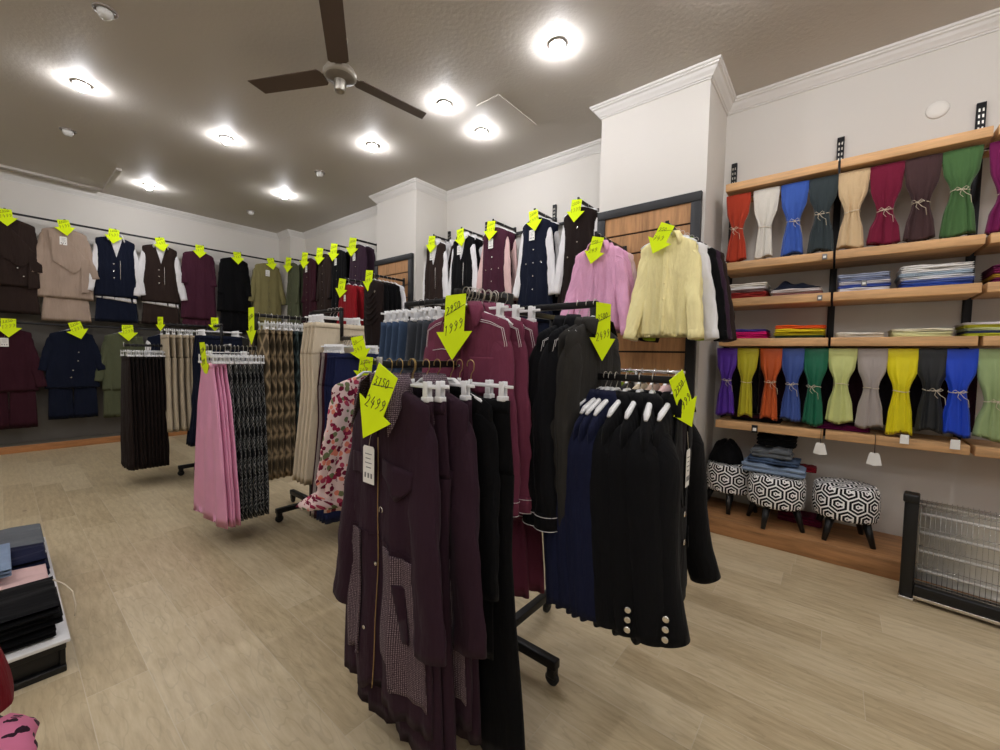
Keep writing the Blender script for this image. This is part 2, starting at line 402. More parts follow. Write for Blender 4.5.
def hang_tag(cl, parent, x=.0, z=-.12, w=.045, h=.085, m='paper', rot=0, lines=True, off=.014):
    y = min(cl.front(x, z, off)[1], cl.front(x, z-h, off)[1])
    R = Matrix.Translation((x, y, z)) @ Matrix.Rotation(rot, 4, 'Y')
    poly = [(-w/2+.006, 0), (w/2-.006, 0), (w/2, -.008), (w/2, -h), (-w/2, -h), (-w/2, -.008)]
    mb = MB(); mb.prism(poly, -.0008, .0008, R); t = mb.build('hang_tag', m, parent, False)
    mb = MB(); mb.tube([R @ Vector((0, 0, -.006)), R @ Vector((.002, .003, .02)), R @ Vector((.01, .008, .06))], .0008, 4); mb.build('tag_string', 'twine', t)
    if lines:
        mb = MB()
        for k, (a, b) in enumerate(((-.3, .3), (-.25, .2), (-.3, .3), (-.2, .25))):
            zz = -h*(.22+.12*k); mb.box((a*w, -.0016, zz), (b*w, -.0008, zz+.0025), R)
        for k in (-.28, 0, .28):
            mb.box((k*w-.004, -.0016, -h*.85), (k*w+.004, -.0008, -h*.72), R)
        mb.build('printed_lines', 'print_', t, False)
    return t
# ------------------------------------------------------------------ hangers (origin: where the hook sits on the rail)
def hook_mb(r=.0018, drop=.075, R=.017):
    P = [(0, -R*1.0*math.cos(a), R*math.sin(a)-R*.0-.008) for a in [math.radians(x) for x in range(-30, 190, 20)]]
    P = [(0, -R*math.cos(a), R*math.sin(a)-.012) for a in [math.radians(x) for x in range(-20, 181, 20)]]
    P = [(p[1], 0, p[2]) for p in P]                     # hook bends in the hanger's own plane
    P += [(R*.9, 0, -.03), (.004, 0, -.045), (0, 0, -drop)]
    mb = MB(); mb.tube(P, r, 6); return mb
HANG = {}
def hanger_proto(kind, wirem='wire', plast='white', hw=.2, drop=.075):
    key = (kind, wirem, plast, hw, drop)
    if key in HANG: return HANG[key]
    t = thing('clothes_hanger', 'x', 'hanger'); hook_mb(drop=drop).build('hook', wirem, t)
    z = -drop
    if kind == 'shirt':
        hw = hw*.92; P = [(-hw, 0, z-.082), (-hw*.85, 0, z-.066), (-hw*.4, 0, z-.036), (-.02, 0, z-.004), (.02, 0, z-.004), (hw*.4, 0, z-.036), (hw*.85, 0, z-.066), (hw, 0, z-.082)]
        mb = MB(); mb.tube(P, [.006, .011, .010, .009, .009, .010, .011, .006], 8, True, .8); mb.build('shoulder_bar', plast, t)
    else:
        mb = MB(); mb.rbox((-hw, -.003, z-.010), (hw, .003, z), .002); mb.tube([(0, 0, z+.012), (0, 0, z-.004)], .007, 8); mb.build('crossbar', plast, t)
        for s_ in (-1, 1):
            x = s_*hw*.78; mb = MB()
            for yy in (-.009, .009):
                mb.rbox((x-.011, yy-.002, z-.050), (x+.011, yy+.002, z+.012), .002)
            mb.rbox((x-.016, -.013, z-.053), (x+.016, .013, z-.036), .003)
            mb.build('clip', plast, t)
    HANG[key] = [t, False]; return HANG[key]
def put(store, loc, rotz, label, group):
    """First use moves the model itself, later uses copy it with its parts."""
    if not store[1]:
        store[1] = True; o = store[0]; o.location = loc; o.rotation_euler = (0, 0, rotz)
    else: o = dup(store[0], loc, rotz)
    o['label'] = label
    if group: o['group'] = group
    elif 'group' in o: del o['group']
    return o
# ------------------------------------------------------------------ garments (origin: on the rail; cloth starts below it)
def top(name='blouse', cat='blouse', mat=None, L=.62, sh=.2, hemw=.24, depth=.03, sl=.56, amp=.012, seed=1, z0=-.085, collar_m=None, buttons=None, btn_m='silver',
        vee=None, tagz=None, out=.1, cuff=None, waist=None, flat=.46, freqs=((3, .6), (7, .4)), sleeve_m=None, fwd=.04, ruffle=False, stitch=False, r0=.062, r1=.045, nz=28, drp=0., wv=1., hemf=None):
    t = thing(name, 'x', cat)
    w1 = waist or (sh+hemw)/2
    prof = [(z0, .062, depth*.75), (z0-.012, .095, depth*.85), (z0-.03-drp*.6, sh*.72, depth*.95), (z0-.05-drp, sh*.96, depth), (z0-.08-drp, sh*1.0, depth*1.05), (z0-.2, sh*.97, depth*1.15), (z0-L*.5, w1, depth*1.2), (z0-L, hemw, depth*1.35)]
    cl = Cloth(prof, amp, freqs, seed, z0-.05, z0-L*.7)
    body = cl.mesh(nu=26, nz=nz, hem=hemf).build('body', mat, t)
    cl.z0 = z0; cl.L = L; cl.P = {}
    if sl:
        for s_ in (-1, 1):
            so, P = sleeve(s_, sh, z0-.055-drp, sl, r0, r1, out, fwd, sleeve_m or mat, t, seed, cuff, ruffle, flat=flat, stitch=stitch, wv=wv); cl.P[s_] = P
    if collar_m: collar(t, collar_m, z=z0-.004, ry=max(.03, depth*1.15), h=.034 if depth > .021 else .022, tip=.055 if depth > .021 else .03)
    if vee:                      # shirt front or lining showing in the neck opening: (material, depth, half width)
        vm, vd, vw = vee
        patch(cl, [(-vw, z0-.006), (0, z0-vd), (vw, z0-.006)], .006, .004, .03).build('neck_insert', vm, t)
    if buttons:
        for (x, z) in buttons: button(cl, x, z0+z, t, btn_m)
    if tagz: hang_tag(cl, t, tagz[0], z0+tagz[1])
    return t, cl
def skirt(name='skirt', mat=None, L=.95, w=.17, hw=.27, depth=.02, amp=.012, seed=1, z0=-.125, freqs=((5, .6), (11, .4)), pleat=True, nz=22, nu=26, cat='skirt'):
    t = thing(name, 'x', cat)
    prof = [(z0, w, depth*.5), (z0-.03, w, depth*.6), (z0-L*.3, w+(hw-w)*.45, depth), (z0-L*.7, w+(hw-w)*.8, depth*1.3), (z0-L, hw, depth*1.5)]
    cl = Cloth(prof, amp, freqs, seed, z0-.02, z0-L*.8); cl.z0 = z0
    cl.mesh(nu=nu, nz=nz, captop=True).build('body', mat, t)
    patch(cl, [(-w*.97, z0-.002), (w*.97, z0-.002), (w*.97, z0-.035), (-w*.97, z0-.035)], .003, .003, .05).build('waistband', mat, t)
    return t, cl
def trousers(mat=None, L=1.0, w=.17, hw=.12, depth=.02, amp=.008, seed=1, z0=-.125, name='trousers', nz=22):
    t = thing(name, 'x', 'trousers')
    prof = [(z0, w, depth*.6), (z0-.04, w, depth*.7), (z0-.26, w*1.12, depth)]
    c0 = Cloth(prof, amp, ((4, .6), (9, .4)), seed, z0-.02, z0-L*.8); c0.z0 = z0
    mb = c0.mesh(nu=20, nz=8, captop=True)
    for s_ in (-1, 1):
        lp = [(z0-.24, w*.56, depth), (z0-.5, w*.5, depth*1.1), (z0-L, hw, depth*1.3)]
        c = Cloth(lp, amp, ((3, .6), (5, .4)), seed+s_, z0-.2, z0-L*.8)
        m2 = c.mesh(nu=14, nz=nz); off = s_*w*.56
        mb.add([(x+off*(1+.25*max(0, -(z-z0)-.24)), y, z) for x, y, z in m2.v], m2.f, m2.uv)
    mb.build('body', mat, t)
    patch(c0, [(-w*.97, z0-.002), (w*.97, z0-.002), (w*.97, z0-.04), (-w*.97, z0-.04)], .003, .003, .05).build('waistband', mat, t)
    return t, c0
# ------------------------------------------------------------------ price arrows
DIG = {'0': [[(.5, 1), (.15, .75), (.1, .3), (.4, 0), (.8, .2), (.85, .7), (.5, 1)]], '1': [[(.3, .8), (.6, 1), (.5, 0)]], '2': [[(.1, .8), (.4, 1), (.8, .8), (.6, .4), (.1, 0), (.9, .05)]],
       '3': [[(.1, .95), (.8, .95), (.4, .55), (.85, .35), (.5, 0), (.1, .1)]], '4': [[(.5, 1), (.1, .4), (.9, .42)], [(.7, .7), (.62, 0)]], '5': [[(.9, 1), (.3, 1), (.25, .6), (.7, .6), (.8, .25), (.4, 0), (.1, .1)]],
       '7': [[(.1, .95), (.9, 1), (.35, 0)], [(.25, .5), (.75, .55)]], '9': [[(.85, .8), (.5, 1), (.2, .75), (.5, .5), (.85, .8), (.7, .3), (.3, 0)]], '8': [[(.5, .5), (.2, .8), (.5, 1), (.8, .8), (.5, .5), (.15, .2), (.5, 0), (.85, .2), (.5, .5)]], '6': [[(.8, 1), (.3, .6), (.15, .25), (.5, 0), (.8, .25), (.5, .45), (.2, .3)]], '.': [[(.4, 0), (.5, .05)]]}
def arrow(loc, facing, a, b, label, s=1., tilt=0, lean=0, group=None, sl=.28, long=1.):
    """Down-pointing card; facing = heading of its face; a crossed-out old price above the new price."""
    t = thing('price_arrow', label, 'price sign', loc, facing, group); R = Matrix.Rotation(lean, 4, 'X') @ Matrix.Rotation(tilt, 4, 'Y')
    w = .042*s; W = .075*s; h = .10*s*long; k = .085*s
    mb = MB(); mb.prism([(-w, 0), (w, 0), (w, -h), (W, -h), (0, -h-k), (-W, -h), (-w, -h)], -.001, .001, R)
    mb.build('card', 'neon', t, False)
    mb = MB()
    for txt, x0, z0, hh in ((a, -.034*s, -h*.52, .022*s), (b, -.04*s, -h-.012*s, .03*s)):
        x = x0
        for ch in txt:
            cw = hh*.55
            for st in DIG.get(ch, []):
                mb.tube([R @ Vector((x+p*cw, -.0016, z0+q*hh+(x-x0)*sl)) for p, q in st], .0011*s, 4, up=(0, 1, 0))
            x += cw*1.22
    mb.tube([R @ Vector((-.036*s, -.0016, -h*.56)), R @ Vector((.04*s, -.0016, -h*.56+.03*s))], .0009*s, 4)
    mb.build('handwritten_price', 'ink', t)
    return t
# ================================================================== SETTING
XL = -8.5; XR = 2.6; YB = -3.2; YR = 4.147; YP = 3.53; ZC = 3.65; ZK = 3.55
struct('floor', MB().box((XL-.1, YB-.1, -.1), (XR+.1, YR+.1, 0)), 'floor')
struct('ceiling', MB().box((XL-.1, YB-.1, ZC), (XR+.1, YR+.1, ZC+.1)), 'ceiling')
struct('wall_left', MB().box((XL-.12, YB-.1, 0), (XL, YR+.1, ZC)), 'wall')
struct('wall_right', MB().box((XR, YB-.1, 0), (XR+.12, YR+.1, ZC)), 'wall')
struct('wall_front', MB().box((XL, YB-.12, 0), (XR, YB, ZC)), 'wall')
struct('wall_left_lower_sheet', MB().box((XL, YB, .0), (XL+.012, 3.52, 1.82)), plain('taupe_sheet', (112, 107, 99), .7))  # thin sheet turning the lower left wall a darker taupe
# back wall: shelf bay, two pillars, bays between them, corner pillar
struct('wall_back_shelf_bay', MB().box((-.84, YR, 0), (XR, YR+.12, ZC)), 'wall')
struct('wall_back_middle_bay', MB().box((-4.36, 4.08, 0), (-1.74, 4.2, ZC)), 'wall')
struct('wall_back_far_bay', MB().box((-8.03, 3.81, 0), (-5.24, 3.95, ZC)), 'wall')
struct('wall_pillar_near', MB().box((-1.74, YP, 0), (-.84, YR+.12, ZC)), 'wall')
struct('wall_pillar_middle', MB().box((-5.24, YP, 0), (-4.36, YR+.12, ZC)), 'wall')
struct('wall_pillar_corner', MB().box((XL, YP, 0), (-8.03, YR, ZC)), 'wall')
# cornice following every turn of the wall
path = [(XL, YB), (XL, YP), (-8.03, YP), (-8.03, 3.81), (-5.24, 3.81), (-5.24, YP), (-4.36, YP), (-4.36, 4.08), (-1.74, 4.08), (-1.74, YP), (-.84, YP), (-.84, YR), (XR, YR), (XR, YB)]
prof = [(0, 0), (.010, 0), (.012, .012), (.022, .016), (.03, .03), (.05, .052), (.062, .075), (.078, .082), (.08, .095), (.092, .1), (.094, .12)]
def cornice():
    mb = MB(); n = len(path); nn = []
    for i in range(n-1):
        d = Vector((path[i+1][0]-path[i][0], path[i+1][1]-path[i][1])).normalized(); nn.append(Vector((d.y, -d.x)))
    V = []; 
    for i in range(n):
        a = nn[max(i-1, 0)]; b = nn[min(i, n-2)]; m = a+b if (a-b).length > .01 and 0 < i < n-1 else b
        if 0 < i < n-1 and (a-b).length <= .01: m = b
        for (o, z) in prof: V.append((path[i][0]+m.x*o*.9, path[i][1]+m.y*o*.9, ZK+z*.1/.12))
    k = len(prof); F = [(i*k+j, i*k+j+1, (i+1)*k+j+1, (i+1)*k+j) for i in range(n-1) for j in range(k-1)]
    return mb.add(V, F)
struct('trim_1', cornice(), 'cornice')
# shallow ceiling frame near the clothes wall and a lifted plaster corner
mb = MB(); mb.box((-8.26, -3, ZC-.03), (-8.18, 1.04, ZC)); mb.box((-8.18, 1.0, ZC-.03), (-7.1, 1.05, ZC)); struct('trim_2', mb, 'ceiling')
mb = MB(); mb.prism([(-2.62, ZC-.008), (-2.36, ZC-.008), (-2.36, ZC), (-2.62, ZC)], 2.80, 2.83); mb.box((-2.385, 2.83, ZC-.008), (-2.36, 3.38, ZC), Matrix.Rotation(0, 3, 'Z')); struct('trim_3', mb, 'ceiling')
# ================================================================== LIGHTS
def downlight(x, y, on, label, sc=1.):
    t = thing('downlight', label, 'ceiling light', (x, y, ZC), 0, 'ceiling downlights')
    mb = MB(); mb.lathe([(.062*sc, 0), (.066*sc, -.004), (.064*sc, -.012), (.05*sc, -.014), (.046*sc, -.006), (.046*sc, 0)], 24); mb.build('ring', 'ring', t)
    mb = MB(); R = .044*sc
    mb.lathe([(.001, -.062*sc)]+[(R*math.sin(a), -.02*sc-R*math.cos(a)) for a in [math.radians(q) for q in (12, 28, 45, 62, 80, 100)]]+[(.034*sc, 0)], 20)
    mb.build('bulb', 'bulb' if on else 'glass_off', t)
lit = [(-5.13, .51, 'lit downlight above the near end of the clothes wall'), (-5.15, 1.60, 'lit downlight one step beyond the fan over the aisle'), (-7.48, 1.38, 'lit downlight beside the shallow ceiling frame'),
       (-6.26, 2.67, 'lit downlight closest to the corner pillar'), (-4.01, 2.64, 'lit downlight in front of the middle pillar'), (-2.84, 2.61, 'lit downlight by the lifted ceiling plaster, on the fan side'),
       (-2.87, 3.15, 'lit downlight by the lifted ceiling plaster, on the wall side'), (-1.66, 2.62, 'largest lit downlight, nearest the pillar with the big panel')]
for x, y, l in lit: downlight(x, y, True, l)
for x, y, l in ((-3.90, .51, 'unlit downlight with a wide dark ring at the top edge of view'), (-6.32, .52, 'unlit downlight over the brown outfits by the ceiling frame'), (-5.13, 2.62, 'unlit downlight between two lit ones near the middle pillar'), (-7.46, 2.66, 'small unlit downlight above the khaki dress corner')):
    downlight(x, y, False, l)
for x, y in ((-.45, 2.62), (.75, 2.62), (1.9, 2.62), (-.45, 1.4), (.75, 1.4), (1.9, .8), (-1.7, .9), (-1.7, -.6), (-.4, -.4), (.8, -.6), (-2.9, -.6), (-4.1, -1.4), (-6.3, -.6), (-2.9, -1.9), (-.4, -1.9), (1.4, -1.9), (-5.3, -2.0)):
    downlight(x, y, True, 'lit downlight over the shop floor outside the camera view')
# ================================================================== CEILING FAN
t = thing('ceiling_fan', 'brown three-blade ceiling fan with a pale round motor', 'ceiling fan', (-2.875, 1.62, 0))
mb = MB(); mb.tube([(0, 0, ZC), (0, 0, 3.42)], .013, 10); mb.build('rod', 'cream', t)
mb = MB(); mb.lathe([(.001, ZC-.001), (.055, ZC-.001), (.05, ZC-.03), (.02, ZC-.06), (.013, ZC-.06)], 24); mb.build('canopy', 'cream', t)
mb = MB(); mb.lathe([(.001, 3.45), (.05, 3.45), (.1, 3.43), (.115, 3.405), (.115, 3.385), (.098, 3.372)], 32); mb.build('motor', 'cream', t)
mb = MB(); mb.lathe([(.1, 3.373), (.088, 3.363), (.05, 3.355), (.042, 3.352)], 32); mb.build('motor_cover', plain('fan_under', (112, 104, 92), .45), t)
mb = MB(); mb.lathe([(.042, 3.352), (.04, 3.29), (.036, 3.28), (.034, 3.276), (.024, 3.278), (.022, 3.288), (.001, 3.288)], 24); mb.build('switch_cap', 'steel', t)
for a in (206, 326, 83):
    a = math.radians(a); R = Matrix.Rotation(a, 3, 'Z') @ Matrix.Rotation(math.radians(9), 3, 'X')
    def P(x, y, z=0): return R @ Vector((x, y, z))+Vector((0, 0, 3.395))
    mb = MB(); o = [(.13, -.05), (.15, -.068), (.70, -.062), (.74, .068), (.15, .07), (.13, .05)]
    mb.add([P(x, y, 0) for x, y in o]+[P(x, y, .006) for x, y in o], [(0, 1, 2, 3, 4, 5), (11, 10, 9, 8, 7, 6)]+[(i, i+6, (i+1) % 6+6, (i+1) % 6) for i in range(6)])
    b = mb.build('blade', 'fan', t, False)
    mb = MB(); mb.add([P(x, y, z) for z in (.006, .012) for x, y in ((.08, -.02), (.25, -.03), (.25, .03), (.08, .02))], [(0, 1, 2, 3), (7, 6, 5, 4), (0, 4, 5, 1), (1, 5, 6, 2), (2, 6, 7, 3), (3, 7, 4, 0)])
    mb.build('blade_bracket', 'fan', b, False)
# ================================================================== FABRIC COLOURS
F = dict(coat=fab('aubergine', (49, 31, 42)), tweed=fab('tweed', (84, 66, 76), 'tweed'), blk=fab('black', (11, 11, 13)), blk2=fab('black_soft', (15, 15, 17)), navyb=fab('navy_suit', (24, 28, 52)), navy=fab('navy', (19, 24, 40)),
  berry=fab('berry_denim', (112, 54, 74)), bdenim=fab('black_denim', (15, 15, 18), 'plain'), char=fab('charcoal', (46, 44, 41)), brown=fab('brown', (46, 35, 31)), choc=fab('chocolate', (32, 23, 21)), beige=fab('beige', (166, 146, 130)),
  burg=fab('burgundy', (66, 32, 46)), dburg=fab('dark_burgundy', (54, 24, 33)), khaki=fab('khaki', (128, 120, 80)), olive=fab('olive', (84, 88, 66)), white=fab('white_cotton', (226, 224, 224)), pink=fab('pink_cotton', (232, 172, 204), wr=.9), pinks=fab('pink_skirt', (228, 158, 190), 'satin'),
  yellow=fab('pale_yellow', (250, 234, 172), wr=.9), cream=fab('cream', (206, 192, 168)), sand=fab('sand', (186, 172, 148)), red=fab('red_knit', (140, 24, 32)), blue=fab('royal_navy', (30, 36, 70)), grey=fab('grey_taupe', (142, 132, 128)), floral=fab('floral', (0, 0, 0), 'floral'),
  jean=fab('mid_denim', (64, 80, 104), 'denim'), gjean=fab('grey_denim', (70, 74, 80), 'denim'), plaid=fab('dark_plaid', (26, 28, 30), 'plaid'), bplaid=fab('brown_plaid', (128, 112, 88), 'bigplaid'), gplaid=fab('green_plaid', (58, 70, 70), 'bigplaid'), plum=fab('plum', (58, 40, 52)),
  lime=fab('lime', (150, 178, 40)), purp=fab('purple_jacket', (56, 38, 52)), lining=fab('lining', (30, 22, 28)), ljean=fab('light_denim', (116, 132, 154), 'denim'), leopard=fab('leopard', (0, 0, 0), 'leopard'), dred=fab('dark_red', (110, 20, 30)), palepink=fab('pale_pink', (214, 180, 176)), gcloth=fab('grey_cloth', (96, 100, 104)))
# ================================================================== RACKS
def rack(label, cx, cy, arms, bases=(.31, .43, .43, .40)):
    """Four-way rack: arms = list of (heading, inner end, outer end, high z, low z); heading in degrees from +x."""
    t = thing('clothing_rack', label, 'clothes rack', (cx, cy, 0), 0)
    mb = MB(); zt = max(a[3] for a in arms)
    mb.rbox((-.022, -.022, .09), (.022, .022, zt-.01), .004); mb.build('post', 'black', t)
    for k in range(4):
        R = Matrix.Rotation(k*pi/2, 3, 'Z'); base = bases[k]
        mb = MB(); mb.rbox((.02, -.02, .075), (base, .02, .115), .005, R); l = mb.build('leg', 'black', t)
        mb = MB(); c = R @ Vector((base-.025, 0, .03)); 
        mb.lathe([(.001, -.012), (.024, -.012), (.03, -.008), (.03, .008), (.024, .012), (.001, .012)], 16, c, R @ Matrix.Rotation(pi/2, 3, 'X')); w = mb.build('caster', 'rubber', l)
        mb = MB(); mb.rbox((base-.045, -.018, .034), (base-.005, .018, .078), .006, R); mb.build('caster_fork', 'bplastic', l)
    for (h, a, b, zh, zl) in arms:
        R = Matrix.Rotation(math.radians(h), 3, 'Z')
        mb = MB(); mb.rbox((.02, -.0125, zh-.027), (a, .0125, zh-.002), .002, R); ar = mb.build('upper_arm', 'rail', t)
        if b:
            mb = MB(); mb.rbox((a-.025, -.0125, zl-.03), (a, .0125, zh-.027), .002, R); mb.build('drop_post', 'rail', t)
            mb = MB(); mb.rbox((a, -.0125, zl-.027), (b, .0125, zl-.002), .002, R); la = mb.build('lower_arm', 'rail', t)
            mb = MB(); mb.rbox((b-.002, -.013, zl-.028), (b+.006, .013, zl+.01), .002, R); mb.build('end_stop', 'chrome', la)
    return t
R4 = (-1.15, 1.45); R2 = (-3.43, 1.69); R1 = (-5.5, 1.52)
rack('black four-way rack holding the aubergine coats and the blazers', *R4, [(270, .32, .66, 1.64, 1.36), (0, .44, .74, 1.60, 1.325), (180, .72, 1.02, 1.67, 1.34), (90, .4, .66, 1.6, 1.34)])
rack('black four-way rack holding pink and plaid skirts', *R2, [(270, .45, .76, 1.67, 1.415), (0, .47, .74, 1.73, 1.505), (180, .4, .64, 1.6, 1.34)], (.3, .4, .4, .3))
rack('black four-way rack holding pleated brown skirts by the clothes wall', *R1, [(270, .41, .72, 1.66, 1.43), (0, .42, .66, 1.66, 1.44), (180, .4, .64, 1.6, 1.34)], (.3, .4, .4, .3))
RJ = random.Random(5)
def hang(gst, hst, loc, rot, glabel, hlabel, ggroup=None, hgroup='hangers'):
    if ggroup: rot += RJ.uniform(-.045, .045); loc = (loc[0]+RJ.uniform(-.004, .004), loc[1]+RJ.uniform(-.004, .004), loc[2])
    g = put(gst, loc, rot, glabel, ggroup); h = put(hst, loc, rot, hlabel, hgroup); return g, h
def st(tc): return [tc[0] if isinstance(tc, tuple) else tc, False]
HS = lambda w='wire', hw=.19, p='white', drop=.062: hanger_proto('shirt', w, p, hw, drop)
HC = lambda w='wire', hw=.175, p='white', drop=.075: hanger_proto('clip', w, p, hw, drop)
# ---- rack 4, near arm: aubergine coats ------------------------------------------------
def make_coat():
    t, c = top('coat', 'coat', F['coat'], L=1.06, sh=.205, hemw=.245, depth=.032, sl=.76, amp=.022, seed=3, out=.10, fwd=.03, r0=.075, r1=.06, nz=34,
        hemf=lambda u: .05*max(0, 1-abs(u+.1)*5) - .015*abs(u))
    z0 = c.z0
    patch(c, [(-.05, z0-.008), (-.012, z0-.17), (.03, z0-.008)], .006, .003).build('neck_opening', F['lining'], t)
    collar(t, F['tweed'], .074, .048, .045, .11, .10, z0-.004, .05)
    patch(c, [(-.225, z0-.52), (-.085, z0-.50), (-.085, z0-.93), (-.20, z0-.97)], .006, .003).build('tweed_panel', F['tweed'], t)
    patch(c, [(.035, z0-.52), (.215, z0-.56), (.235, z0-.99), (.1, z0-.97), (.035, z0-.87)], .006, .003).build('tweed_panel', F['tweed'], t)
    patch(c, [(.10, z0-.62), (.135, z0-.63), (.165, z0-.80), (.13, z0-.81)], .012, .004).build('pocket_welt', F['coat'], t)
    patch(c, [(.03, z0-.235), (.165, z0-.26), (.16, z0-.315), (.10, z0-.36), (.03, z0-.285)], .009, .004).build('chest_flap', F['coat'], t)
    patch(c, [(-.165, z0-.24), (-.045, z0-.235), (-.045, z0-.30), (-.16, z0-.31)], .009, .004).build('chest_flap', F['coat'], t)
    line_on(c, [(-.002, z0-.17), (-.008, z0-.5), (-.02, z0-1.03)], .0022, .0075).build('zip', 'gold', t)
    for x, z in ((-.016, -.6), (-.045, -.82)): button(c, x, z0+z, t, 'silver', .007)
    p = Vector(c.front(.035, z0-.40, .012)); mb = MB(); mb.tube([p+Vector((.009*math.cos(a), 0, .011*math.sin(a))) for a in [math.radians(q) for q in range(-30, 240, 25)]], .0017, 5); mb.build('ring_pull', 'silver', t)
    line_on(c, [(-.24, z0-.50), (-.1, z0-.495), (.03, z0-.50), (.22, z0-.54)], .002, .004).build('waist_seam', F['coat'], t)
    return t, c
ct, cc = make_coat(); hang_tag(cc, ct, -.03, cc.z0-.20, .062, .125, off=.016)
coat2, c2 = make_coat(); coats = [coat2, False]
X, Y = R4; ZA = 1.36
ct.location = (X, Y-.625, ZA); ct['label'] = 'aubergine coat with tweed collar and white tag, at the front of its arm'; ct['group'] = 'aubergine coats'
put(HS('brass'), (X, Y-.625, ZA), 0, 'white hanger inside the front aubergine coat with the white tag', 'coat hangers on the low arm')
put(coats, (X+.07, Y-.525, ZA), 0, 'aubergine coat with tweed pocket panels directly behind the tagged one', 'aubergine coats')
put(HS('brass'), (X+.07, Y-.525, ZA), 0, 'white hanger inside the second aubergine coat', 'coat hangers on the low arm')
tr = st(trousers(F['coat'], 1.13, .17, .12, .02, seed=5))
hang(tr, HC('brass', .18), (X+.05, Y-.575, ZA), 0, 'aubergine trousers clipped between the two aubergine coats', 'white clip hanger holding aubergine trousers between the coats', 'aubergine trousers', 'clip hangers on the low arm')
put(tr, (X+.07, Y-.475, ZA), 0, 'aubergine trousers clipped behind the second aubergine coat', 'aubergine trousers'); put(HC('brass', .18), (X+.07, Y-.475, ZA), 0, 'white clip hanger with trousers behind the second aubergine coat', 'clip hangers on the low arm')
for k, (dy, w) in enumerate(((.605, 'just behind the front coat'), (.55, 'in the middle of the gap between the coats'))):
    put(tr, (X+.03, Y-dy, ZA), 0, f'aubergine trousers {w}', 'aubergine trousers'); put(HC('brass', .18), (X+.03, Y-dy, ZA), 0, f'white clip hanger of the aubergine trousers {w}', 'clip hangers on the low arm')
bt = st(top('jacket', 'jacket', F['blk'], L=.9, sh=.2, hemw=.22, depth=.018, sl=.62, seed=8, out=.06, amp=.01))
hang(bt, HS('brass'), (X+.10, Y-.44, ZA), 0, 'long black jacket behind the aubergine coats', 'white hanger inside the long black jacket behind the coats', None, 'coat hangers on the low arm')
bk = st(trousers(F['blk'], 1.2, .18, .15, .022, seed=9))
hang(bk, HC('brass', .19), (X+.16, Y-.40, ZA), 0, 'wide black trousers hanging nearly to the floor beside the aubergine coats', 'white clip hanger with the wide black trousers', None, 'clip hangers on the low arm')
put(bk, (X+.07, Y-.365, ZA), 0, 'black trousers on the same arm, against the rack post', None); put(HC('brass', .19), (X+.07, Y-.365, ZA), 0, 'white clip hanger nearest the rack post on the coat arm', 'clip hangers on the low arm')
# ---- rack 4, upper near arm: berry denim sets
def make_denim(mat, name, seed, L=.78, flat=.5):
    t, c = top(name, 'shirt', mat, L=L, sh=.215, hemw=.245, depth=.022, sl=.68, amp=.010, seed=seed, out=.07, cuff=mat, stitch=True, collar_m=mat, flat=flat, r0=.062, r1=.05)
    z0 = c.z0
    for dx in (0, .007):
        line_on(c, [(-.2+dx, z0-.16), (-.10+dx, z0-.15), (-.012+dx*.3, z0-.16)], .0011, .005).build('stitching', 'stitch', t)
        line_on(c, [(.07, z0-.035-dx), (.14, z0-.05-dx), (.195-dx, z0-.075), (.207-dx, z0-.13), (.21-dx, z0-.2)], .0011, .005).build('stitching', 'stitch', t)
        line_on(c, [(-.07, z0-.035-dx), (-.14, z0-.05-dx), (-.195+dx, z0-.075), (-.207+dx, z0-.13), (-.21+dx, z0-.2)], .0011, .005).build('stitching', 'stitch', t)
    patch(c, [(.05, z0-.18), (.16, z0-.18), (.16, z0-.3), (.105, z0-.325), (.05, z0-.3)], .006, .003).build('chest_pocket', mat, t)
    patch(c, [(-.014, z0-.06), (.014, z0-.06), (.014, z0-L+.02), (-.014, z0-L+.02)], .006, .003).build('placket', mat, t)
    line_on(c, [(-.24, z0-L+.02), (.24, z0-L+.02)], .0011, .005).build('stitching', 'stitch', t)
    for k in range(6): button(c, 0, z0-.1-k*.115, t, 'silver', .006)
    return t, c
ber = st(make_denim(F['berry'], 'denim_shirt', 11)); bertr = st(trousers(F['berry'], 1.05, .17, .12, .02, seed=12))
for i, (dy, kind) in enumerate(((.30, 's'), (.265, 't'), (.23, 's'), (.195, 't'), (.16, 's'), (.125, 't'))):
    loc = (X+.03+.01*i, Y-dy, 1.64); w = ['front', 'middle', 'last'][i//2]
    if kind == 's': hang(ber, HS('wire', .2), loc, 0, f'{w} berry denim shirt with white stitching on the upper arm', f'white hanger inside the {w} berry denim shirt', 'berry denim sets', 'hangers of the berry sets')
    else: hang(bertr, HC('wire', .18), loc, 0, f'berry trousers clipped behind the {w} berry denim shirt', f'white clip hanger with trousers behind the {w} berry shirt', 'berry denim sets', 'hangers of the berry sets')
for k, dy in enumerate((.283, .248, .213, .178, .143)):
    put(HS('wire', .2), (X+.04, Y-dy, 1.64), RJ.uniform(-.06, .06), f'spare white hanger, {ORD[k]} along the berry shirt arm', 'hangers of the berry sets')
